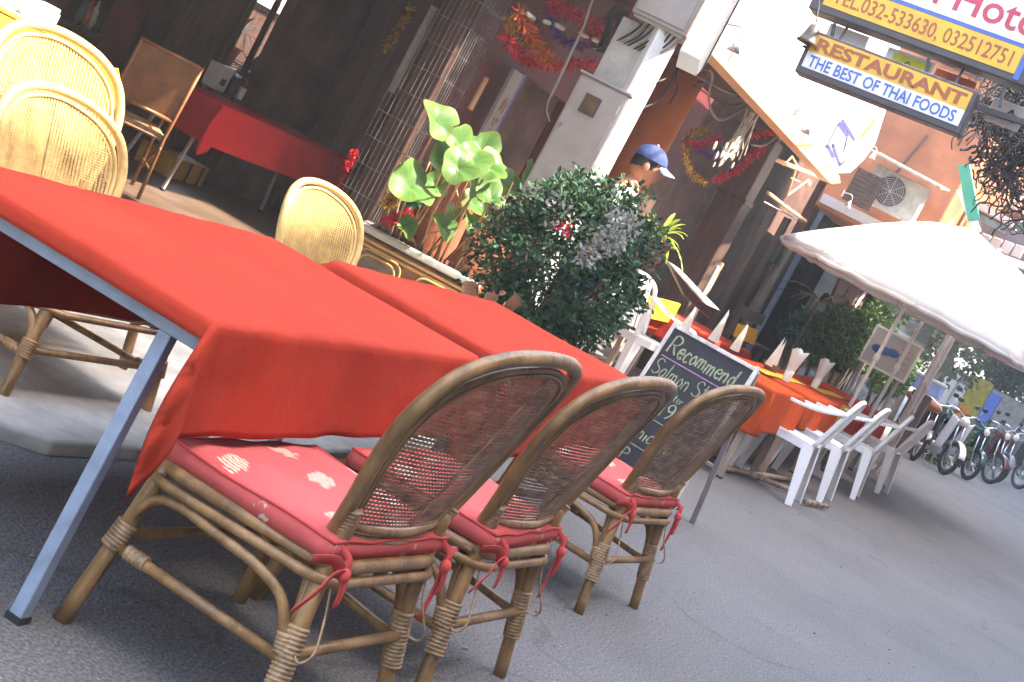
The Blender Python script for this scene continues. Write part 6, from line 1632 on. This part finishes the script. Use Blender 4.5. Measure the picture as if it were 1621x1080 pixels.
def head_pt(u, v):
    a = 2 * pi * u; b = pi * v; x = sin(b) * cos(a) * .076; y = sin(b) * sin(a) * .095; z = cos(b) * .118
    if y > 0 and z < 0: y *= 1 - .1 * (-z / .118); x *= 1 - .25 * (-z / .118)
    nose = math.exp(-((x / .014) ** 2) - ((z + .012) / .025) ** 2) * (.022 if y > 0 else 0)
    brow = math.exp(-((z - .03) / .014) ** 2) * (.006 if y > .05 else 0); lips = math.exp(-((z + .055) / .01) ** 2 - (x / .025) ** 2) * (.006 if y > 0 else 0)
    eye = -.008 * (math.exp(-(((abs(x) - .03) / .012) ** 2) - ((z - .012) / .01) ** 2) if y > 0 else 0)
    return hc + Vector((x, y + nose + brow + lips + eye, z)) * k_
hd.grid(head_pt, 36, 26, True); hd.build('head', 'skin', per, smooth=True)
for s_ in (-1, 1):
    MB().ball(hc + Vector((s_ * .078, -.01, -.005)) * k_, .03 * k_, 10, 8, sc=(.4, .7, 1.1)).build('ear', 'skin', per, smooth=True)
    MB().ball(hc + Vector((s_ * .03, .083, .012)) * k_, .012 * k_, 10, 8).build('eye', 'bike_white', per, smooth=True)
    # hands
    wst = Vector(bv[17] if s_ < 0 else bv[21]); dr = Vector((.0, .7, -.5)).normalized()
    hb = MB(); hb.ball(wst + dr * .045, .042, 10, 8, sc=(.9, 1.1, .55)).build('palm', 'skin', per, smooth=True)
    for f in range(4):
        o0 = wst + dr * .075 + Vector(((f - 1.5) * .018, 0, 0)); ln = (.06, .072, .066, .05)[f]
        MB().tube([o0, o0 + dr * ln * .5, o0 + dr * ln * .85 + Vector((0, 0, -.02))], [.0095, .0085, .007], 8).build('finger', 'skin', per, smooth=True)
    MB().tube([wst + dr * .02 + Vector((-s_ * .025, 0, 0)), wst + dr * .05 + Vector((-s_ * .052, 0, 0)), wst + dr * .08 + Vector((-s_ * .055, 0, 0))], [.011, .01, .008], 8).build('thumb', 'skin', per, smooth=True)
MB().grid(lambda u, v: hc + Vector((sin(v * 1.75) * cos(2 * pi * u) * .082, -.012 + sin(v * 1.75) * sin(2 * pi * u) * .096, .012 + cos(v * 1.75) * .112 - .02 * max(0, -sin(2 * pi * u)) * v)) * k_, 28, 8, True).build('hair', 'hair', per, smooth=True)
cp_ = MB(); cp_.grid(lambda u, v: hc + Vector((sin(v * 1.5) * cos(2 * pi * u) * .091, -.004 + sin(v * 1.5) * sin(2 * pi * u) * .109, .038 + cos(v * 1.5) * .1)) * k_, 28, 9, True)
cap = cp_.build('cap', 'cap_navy', per, smooth=True)
pk_ = MB(); pk_.grid(lambda u, v: hc + Vector(((u - .5) * .15 * (1 - .25 * v * v), .092 + .085 * v * (1 - (2 * (u - .5)) ** 2 * .55) - .03 * (2 * (u - .5)) ** 2, .045 - .03 * v - .02 * (2 * (u - .5)) ** 2)) * k_, 12, 6)
pk_.build('peak', 'cap_brim', cap, smooth=True, solid=.004)
MB().ball(hc + Vector((0, -.004, .14)) * k_, .009, 8, 6).build('button', 'cap_brim', cap, smooth=True)

# ================================================================ MOTORBIKES
def make_bike(label, body, group):
    t = thing('motorbike', label, 'motorbike', (0, 0, 0), 0, group)
    for x, nm in ((.62, 'front_wheel'), (-.6, 'rear_wheel')):
        w = MB().tube([(x + .245 * cos(a), 0, .275 + .245 * sin(a)) for a in [2 * pi * i / 28 for i in range(28)]], .034, 8, closed=True).build(nm, 'black_rubber', t, smooth=True)
        MB().tube([(x + .2 * cos(a), 0, .275 + .2 * sin(a)) for a in [2 * pi * i / 28 for i in range(28)]], .012, 6, closed=True).build('rim', 'bike_grey', w, smooth=True)
        sp = MB()
        for k in range(14): a = 2 * pi * k / 14; sp.tube([(x + .03 * cos(a + .5), .012 * (-1) ** k, .275 + .03 * sin(a + .5)), (x + .2 * cos(a), 0, .275 + .2 * sin(a))], .0035, 4)
        sp.build('spokes', 'chrome', w); MB().lathe([(.001, -.05), (.04, -.04), (.04, .04), (.001, .05)], 14, (x, 0, .275), axis=(0, 1, 0), caps=False).build('hub', 'bare_steel', w, smooth=True)
    for s_ in (-1, 1): MB().tube([(.62, s_ * .06, .275), (.5, s_ * .06, .62), (.44, s_ * .05, .86)], .018, 8).build('fork', 'chrome', t, smooth=True)
    MB().grid(lambda u, v: (.62 + .3 * cos(pi * (.08 + .72 * u)), (v - .5) * .12, .275 + .3 * sin(pi * (.08 + .72 * u)) - .02 * abs(v - .5)), 14, 4).build('front_fender', body, t, smooth=True, solid=.006)
    MB().grid(lambda u, v: (-.6 + .32 * cos(pi * (.35 + .6 * u)), (v - .5) * .16, .3 + .33 * sin(pi * (.35 + .6 * u))), 12, 4).build('rear_fender', 'bike_black', t, smooth=True, solid=.006)
    # leg shield
    for s_ in (-1, 1):
        MB().grid(lambda u, v: (.42 - .1 * v + .07 * sin(pi * u), s_ * (.05 + .16 * u), .85 - .52 * v + .06 * u - .05 * u * v), 8, 10).build('leg_shield', body, t, smooth=True, solid=.008)
    MB().tube(smooth_path([(.4, 0, .8), (.3, 0, .45), (.1, 0, .4), (-.15, 0, .45)], 4), [.06] * 12 + [.07], 10).build('frame', 'bike_black', t, smooth=True)
    MB().lathe([(.001, -.11), (.09, -.09), (.11, 0), (.09, .09), (.001, .11)], 14, (.05, 0, .3), axis=(0, 1, 0), caps=False).build('engine', 'bare_steel', t, smooth=True)
    mb = MB(); mb.grid(lambda u, v: (-.72 + .62 * v, .13 * cos(2 * pi * u) * (.6 + .4 * sin(pi * v)), .56 + .02 * sin(pi * v) + .1 * sin(2 * pi * u) + .1 * (1 - v)), 16, 10, True); mb.build('side_panel', body, t, smooth=True)
    mb = MB(); mb.grid(lambda u, v: (-.66 + .68 * v, .135 * cos(2 * pi * u) * (.75 + .25 * sin(pi * v)), .745 + .05 * sin(2 * pi * u) + .06 * (1 - v) ** 2 - .03 * sin(pi * v)), 16, 10, True); mb.build('seat', 'black_rubber', t, smooth=True)
    MB().ball((.47, 0, .87), .085, 14, 10, sc=(.8, 1, .95)).build('headlight_cowl', body, t, smooth=True)
    MB().lathe([(.001, .02), (.05, .012), (.062, 0)], 16, (.53, 0, .875), axis=(1, 0, .15), caps=False).build('headlight', 'glass_tumbler', t, smooth=True)
    MB().tube(smooth_path([(.3, -.32, .98), (.38, -.18, 1.0), (.42, 0, .94), (.38, .18, 1.0), (.3, .32, .98)], 4), .013, 8).build('handlebar', 'chrome', t, smooth=True)
    for s_ in (-1, 1):
        MB().tube([(.3, s_ * .33, .98), (.34, s_ * .22, .99)], .019, 8).build('grip', 'black_rubber', t)
        mr = MB().tube([(.38, s_ * .2, 1.0), (.36, s_ * .27, 1.14)], .005, 5).build('mirror_stalk', 'chrome', t)
        MB().ball((.355, s_ * .285, 1.17), .05, 10, 8, sc=(.25, 1.1, .75)).build('mirror', 'bike_black', mr, smooth=True)
        MB().ball((-.75, s_ * .1, .62), .025, 8, 6).build('indicator', 'tinsel_orange', t)
    MB().tube(smooth_path([(.05, -.12, .22), (-.2, -.14, .2), (-.55, -.16, .27), (-.82, -.17, .33)], 4), [.018] * 5 + [.04] * 8, 10).build('exhaust', 'chrome', t, smooth=True)
    MB().box((-.8, 0, .58), (.03, .12, .05)).build('tail_light', 'tinsel_red', t, bevel=.008)
    MB().box((-.84, 0, .42), (.008, .2, .12)).build('number_plate', 'bike_white', t)
    MB().tube([(-.05, .1, .2), (-.2, .22, .01)], .012, 6).build('kickstand', 'bare_steel', t)
    return t
MG = 'motorbikes parked along the street'
b1_ = make_bike('white fronted motorbike parked behind the last plastic chair', 'bike_white', MG)
bp_ = at(1495, 738, z=0)
def place_bike(o, px, py, rz, X=None):
    p = at(px, py, z=0) if X is None else at(px, py, x=X); p.z = 0; o.location = p; o.rotation_euler = (0, 0, radians(rz))
def recolor(root, newm):
    for ch in root.children:
        if ch.data and ch.data.materials and ch.data.materials[0] and ch.data.materials[0].name in ('bike_white',):
            ch.data = ch.data.copy(); ch.data.materials[0] = M[newm]
BX = 29.0
def bike_at(px, dy_w, rz, lab, newm=None, scale=1.0):
    o = dup(b1_, (0, 0, 0), 0, lab, MG)
    if newm: recolor(o, newm)
    p = at(px, 700, x=dy_w); o.location = (dy_w, p.y, 0); o.rotation_euler = (0, 0, radians(rz)); o.scale = (scale,) * 3
    return o
p = at(1478, 705, x=29); b1_.location = (29.0, p.y, 0); b1_.rotation_euler = (0, 0, radians(215)); b1_.scale = (1.12,) * 3
bike_at(1440, 28.2, 200, 'black motorbike half hidden behind the plastic chairs', 'bike_black', 1.1)
bike_at(1524, 31.5, 215, 'dark teal motorbike next to the white fronted one', 'bike_teal', 1.1)
bike_at(1552, 35.0, 225, 'red and black motorbike in the middle of the parked row', 'bike_red', 1.2)
bike_at(1580, 38.0, 210, 'grey motorbike with bright wheel rims towards the right edge', 'bike_grey', 1.25)
bike_at(1608, 41, 222, 'black motorbike cut off by the right edge', 'bike_black', 1.3)
bike_at(1608, 50.0, 250, 'small distant silver motorbike behind the row', 'bike_white', 1.1)

# ================================================================ BEYOND THE TABLES: lamp post, boards, trees, end wall
lpst = thing('banner_post', 'grey lattice post with a small white banner board, beyond the umbrella poles', 'post', (22.0, at(1435, 660, x=22).y, 0))
q0 = at(1418, 700, x=22.0); q1 = at(1497, 545, x=22.0); q2 = at(1510, 528, x=22)
c0 = Vector((0, 0, 0)); yy = lpst.location.y
MB().beam((0, 0, .0), (0, 0, 2.1), .13, .1).build('shaft', 'grey_box', lpst, bevel=.01)
MB().box((0, 0, 2.25), (.06, .34, .5)).build('banner', 'far_wall', lpst, bevel=.005)
for k in range(4): MB().box((-.034, -.06 + .04 * k, 2.2), (.004, .02, .22 - .03 * k)).build('banner_mark', 'sign_blue', lpst)
for k in range(4): MB().beam((-.075, -.08, .5 + k * .35), (-.075, .08, .7 + k * .35), .02, .01).build('brace', 'far_wall', lpst)
p = at(1410, 560, x=21.0)
wb = thing('white_info_board', 'white framed notice board standing in the green shrubs', 'board', p)
MB().box((0, 0, 0), (.04, .62, .5)).build('panel', 'far_wall', wb, bevel=.004)
for (y0, z0, w, h) in ((0, .25, .66, .03), (0, -.25, .66, .03), (.32, 0, .03, .5), (-.32, 0, .03, .5)): MB().box((-.01, y0, z0), (.05, w, h)).build('frame', 'white_paint', wb)
for k in range(3): MB().ball((-.03, .17 - .1 * k, -.02 + .02 * k), .09, 10, 6, sc=(.06, 1, .6)).build('blue_mark', 'sign_blue', wb)
for k in range(4): MB().box((-.024, -.18, .12 - .08 * k), (.006, .16, .02)).build('text_line', 'grey_box', wb)
for s_ in (-.25, .25): MB().box((.03, s_, -p.z / 2 - .1), (.04, .04, p.z)).build('leg', 'grey_box', wb)
sb = thing('dark_glass_front', 'dark blue glass shop front behind the umbrella poles', 'shop', (23, 4.2, 0))
MB().box((5.5, .1, 1.7), (14, .2, 3.6)).build('glass', 'glass_dark', sb)
MB().box((-.6, .6, 1.5), (.08, .08, 3.0)).build('blue_post', 'steel_paint', sb)
MB().box((-.62, .8, 1.9), (.9, .06, .3)).build('name_board', 'bike_teal', sb)
MB().box((4, .4, 3.4), (9, 1.2, .1)).build('eave', 'dark_wood', sb)
bl_ = thing('blue_cool_box', 'pale blue plastic box on the shelf beyond the banner post', 'box', at(1468, 612, x=26))
MB().box((0, 0, 0), (.4, .5, .22)).build('box', 'cap_brim', bl_, bevel=.02)
MB().box((0, 0, .13), (.42, .53, .05)).build('lid', 'sign_white', bl_, bevel=.01)
MB().box((0, 0, -.13 - (bl_.location.z - .3) / 2), (.3, .3, bl_.location.z - .3)).build('stand', 'brown_wood', bl_)
oc_ = thing('orange_cushion', 'dull orange bundle below the pale blue box', 'bundle', at(1462, 636, x=26.4))
MB().ball((0, 0, 0), .18, 12, 8, sc=(1, 1.8, .6)).build('bundle', 'terracotta', oc_, smooth=True)
for (px, py, X, w, h, m, tilt, lab) in ((1540, 636, 40, .5, 1.2, 'print_olive', 0, 'olive yellow banner board behind the motorbikes'), (1558, 652, 42, .4, 1.1, 'sign_blue', 0, 'deep blue banner board beside the olive yellow one'), (1575, 668, 46, 1.2, 1.6, 'poster_dull', 0, 'dull patterned pink and green poster board behind the motorbikes')):
    if m not in M:
        M[m] = mat(m, (.32, .27, .03) if m == 'print_olive' else (.2, .14, .15), .6, .2, 7, col2=None if m == 'print_olive' else (.06, .1, .06))
    p = at(px, py, x=X); t = thing('banner_board', lab, 'banner', (X, p.y, 0))
    zc = max(p.z, h / 2 + .1)
    MB().box((0, 0, zc), (.05, w, h)).build('panel', m, t, bevel=.004)
    for s_ in (-w / 2, w / 2): MB().box((.03, s_, (zc + h / 2) / 2), (.04, .04, zc + h / 2)).build('pole', 'dark_steel', t)
    if m == 'print_olive': MB().box((-.03, .1, zc - .4), (.006, .3, .35)).build('orange_patch', 'tinsel_orange', t)

def tree(label, x, y, h, R_, m, n=2600, lf=.13, group='trees at the end of the street'):
    t = thing('street_tree', label, 'tree', (x, y, 0), 0, group)
    MB().tube(smooth_path([(0, 0, -.1), (.1, .05, h * .35), (-.05, .1, h * .6)], 4), [.2 - .014 * k for k in range(9)], 10).build('trunk', 'bark', t, smooth=True)
    lb = MB()
    for k in range(7):
        a = k * 1.9; e = Vector((cos(a) * R_ * .6, sin(a) * R_ * .6, h * (.6 + .05 * (k % 4)))); lb.tube(smooth_path([Vector((0, .05, h * .4)), e * .5 + Vector((0, 0, h * .25)), e], 3), [.09, .08, .07, .06, .05, .04, .03], 6)
    lb.build('limbs', 'bark', t, smooth=True)
    mb = MB()
    for k in range(13):
        a = rnd(0, 2 * pi); rr = R_ * rnd(0, .75); c = Vector((rr * cos(a), rr * sin(a), h * rnd(.38, .95)))
        leaves(mb, n // 13, c, (R_ * .45, R_ * .45, h * .15), lf, lump, shell=.3, elong=1.8)
    mb.build('crown', m, t, kind='stuff'); return t
tree('dark leafy tree just beyond the parked motorbikes', 38, 4.5, 5.0, 2.2, 'leaf_dark', 5200, .1)
tree('dense dark tree behind the banner post', 31, 5.2, 4.2, 1.7, 'leaf_dark', 4200, .09)
tree('tall tree further along on the building side', 47, 4.8, 7.5, 3.2, 'leaf_dark', 5200, .15)
tree('brownish green tree behind the poster boards', 48, 3.4, 4.2, 1.5, 'leaf_dark', 2600, .1)
tree('distant tree closing the street', 62, 3.0, 8.0, 4.2, 'leaf_dark', 4200, .2)
tree('distant pale green tree at the right edge', 58, -1.0, 6.0, 2.8, 'leaf_dark', 2600, .16)
for i, (px, X, lab) in enumerate(((1545, 30.5, 'low green bush between the motorbikes'), (1590, 36.5, 'small bush with bare twigs by the far wall'))):
    p = at(px, 690, x=X); t = thing('garden_shrub', lab, 'shrub', (X, p.y + .5, 0)); mb = MB(); leaves(mb, 1100, (0, 0, .5), (.6, .5, .55), .06, lump, shell=.3); mb.build('foliage', 'leaf_mid' if i == 0 else 'leaf_dark', t, kind='stuff')
    MB().tube([(0, 0, -.05), (.05, 0, .5)], .02, 6).build('stem', 'bark', t)
ew = thing('end_wall', 'pale grey wall and dark gate across the far end of the street', 'wall', (64, 3, 0))
MB().box((0, -3, .9), (.3, 14, 1.8)).build('wall', 'far_wall', ew)
MB().box((0, -3, 2.0), (.4, 14, .4)).build('coping', 'brown_wood', ew)
for k in range(5): MB().box((-.2, -9 + 3 * k, 1.0), (.2, .35, 2.2)).build('pier', 'grey_box', ew)
# row of shophouses on the other side of the street (they shade the road)
def shophouse(label, x0, x1, h, m):
    t = thing('shophouse', label, 'shophouse', (x0, -4.2, 0), 0, 'shophouses on the shaded side of the street')
    w = x1 - x0
    MB().box((w / 2, -5, h / 2), (w - .02, 10, h)).build('wall', m, t)
    MB().box((w / 2, -4.8, h + .15), (w + .02, 10.6, .3)).build('parapet', 'grey_roof', t)
    nb_ = int(w // 2.2)
    for f in range(int(h // 3.2)):
        for k in range(nb_):
            x = (k + .5) * w / nb_; fr = MB().box((x, .03, f * 3.2 + 1.8), (1.2, .08, 1.5)).build('window', 'dark_wood', t)
            MB().box((x, .075, f * 3.2 + 1.8), (1.05, .02, 1.35)).build('pane', 'glass_dark', fr)
        MB().box((w / 2, .12, f * 3.2 + 3.1), (w - .04, .3, .12)).build('string_course', 'white_paint', t)
    return t
HS = 11.4
for i, (x0, x1, h, m, lab) in enumerate(((-14, -4, HS, 'far_wall', 'pale grey shophouse behind the viewer'), (-4, 6, HS, 'brown_wall', 'brown rendered shophouse opposite the rattan chairs'), (6.0, 15, HS, 'far_wall', 'pale shophouse opposite the chalkboard'), (15, 25, HS, 'salmon_paint', 'salmon shophouse opposite the plastic chairs'), (25, 36, HS, 'far_wall', 'pale shophouse opposite the motorbikes'), (36, 50, 22.0, 'brown_wall', 'brown shophouse opposite the banner boards'), (50, 95, 22.0, 'far_wall', 'pale shophouse at the far end of the shaded side'))):
    shophouse(lab, x0, x1, h, m)

# ================================================================ thin haze added to lift the blacks, like lens veil
hm = bpy.data.materials.new('haze'); hm.use_nodes = True
hn = hm.node_tree.nodes; hn.clear()
ho = hn.new('ShaderNodeOutputMaterial'); hv = hn.new('ShaderNodeVolumePrincipled')
hv.inputs['Color'].default_value = (.95, .93, .9, 1); hv.inputs['Density'].default_value = 0.003; hv.inputs['Anisotropy'].default_value = 0.2
hm.node_tree.links.new(hv.outputs[0], ho.inputs['Volume'])
M['haze'] = hm
hz = MB().box((100, 0, 12.5), (520, 420, 27.2)).build('haze', 'haze'); hz['kind'] = 'stuff'
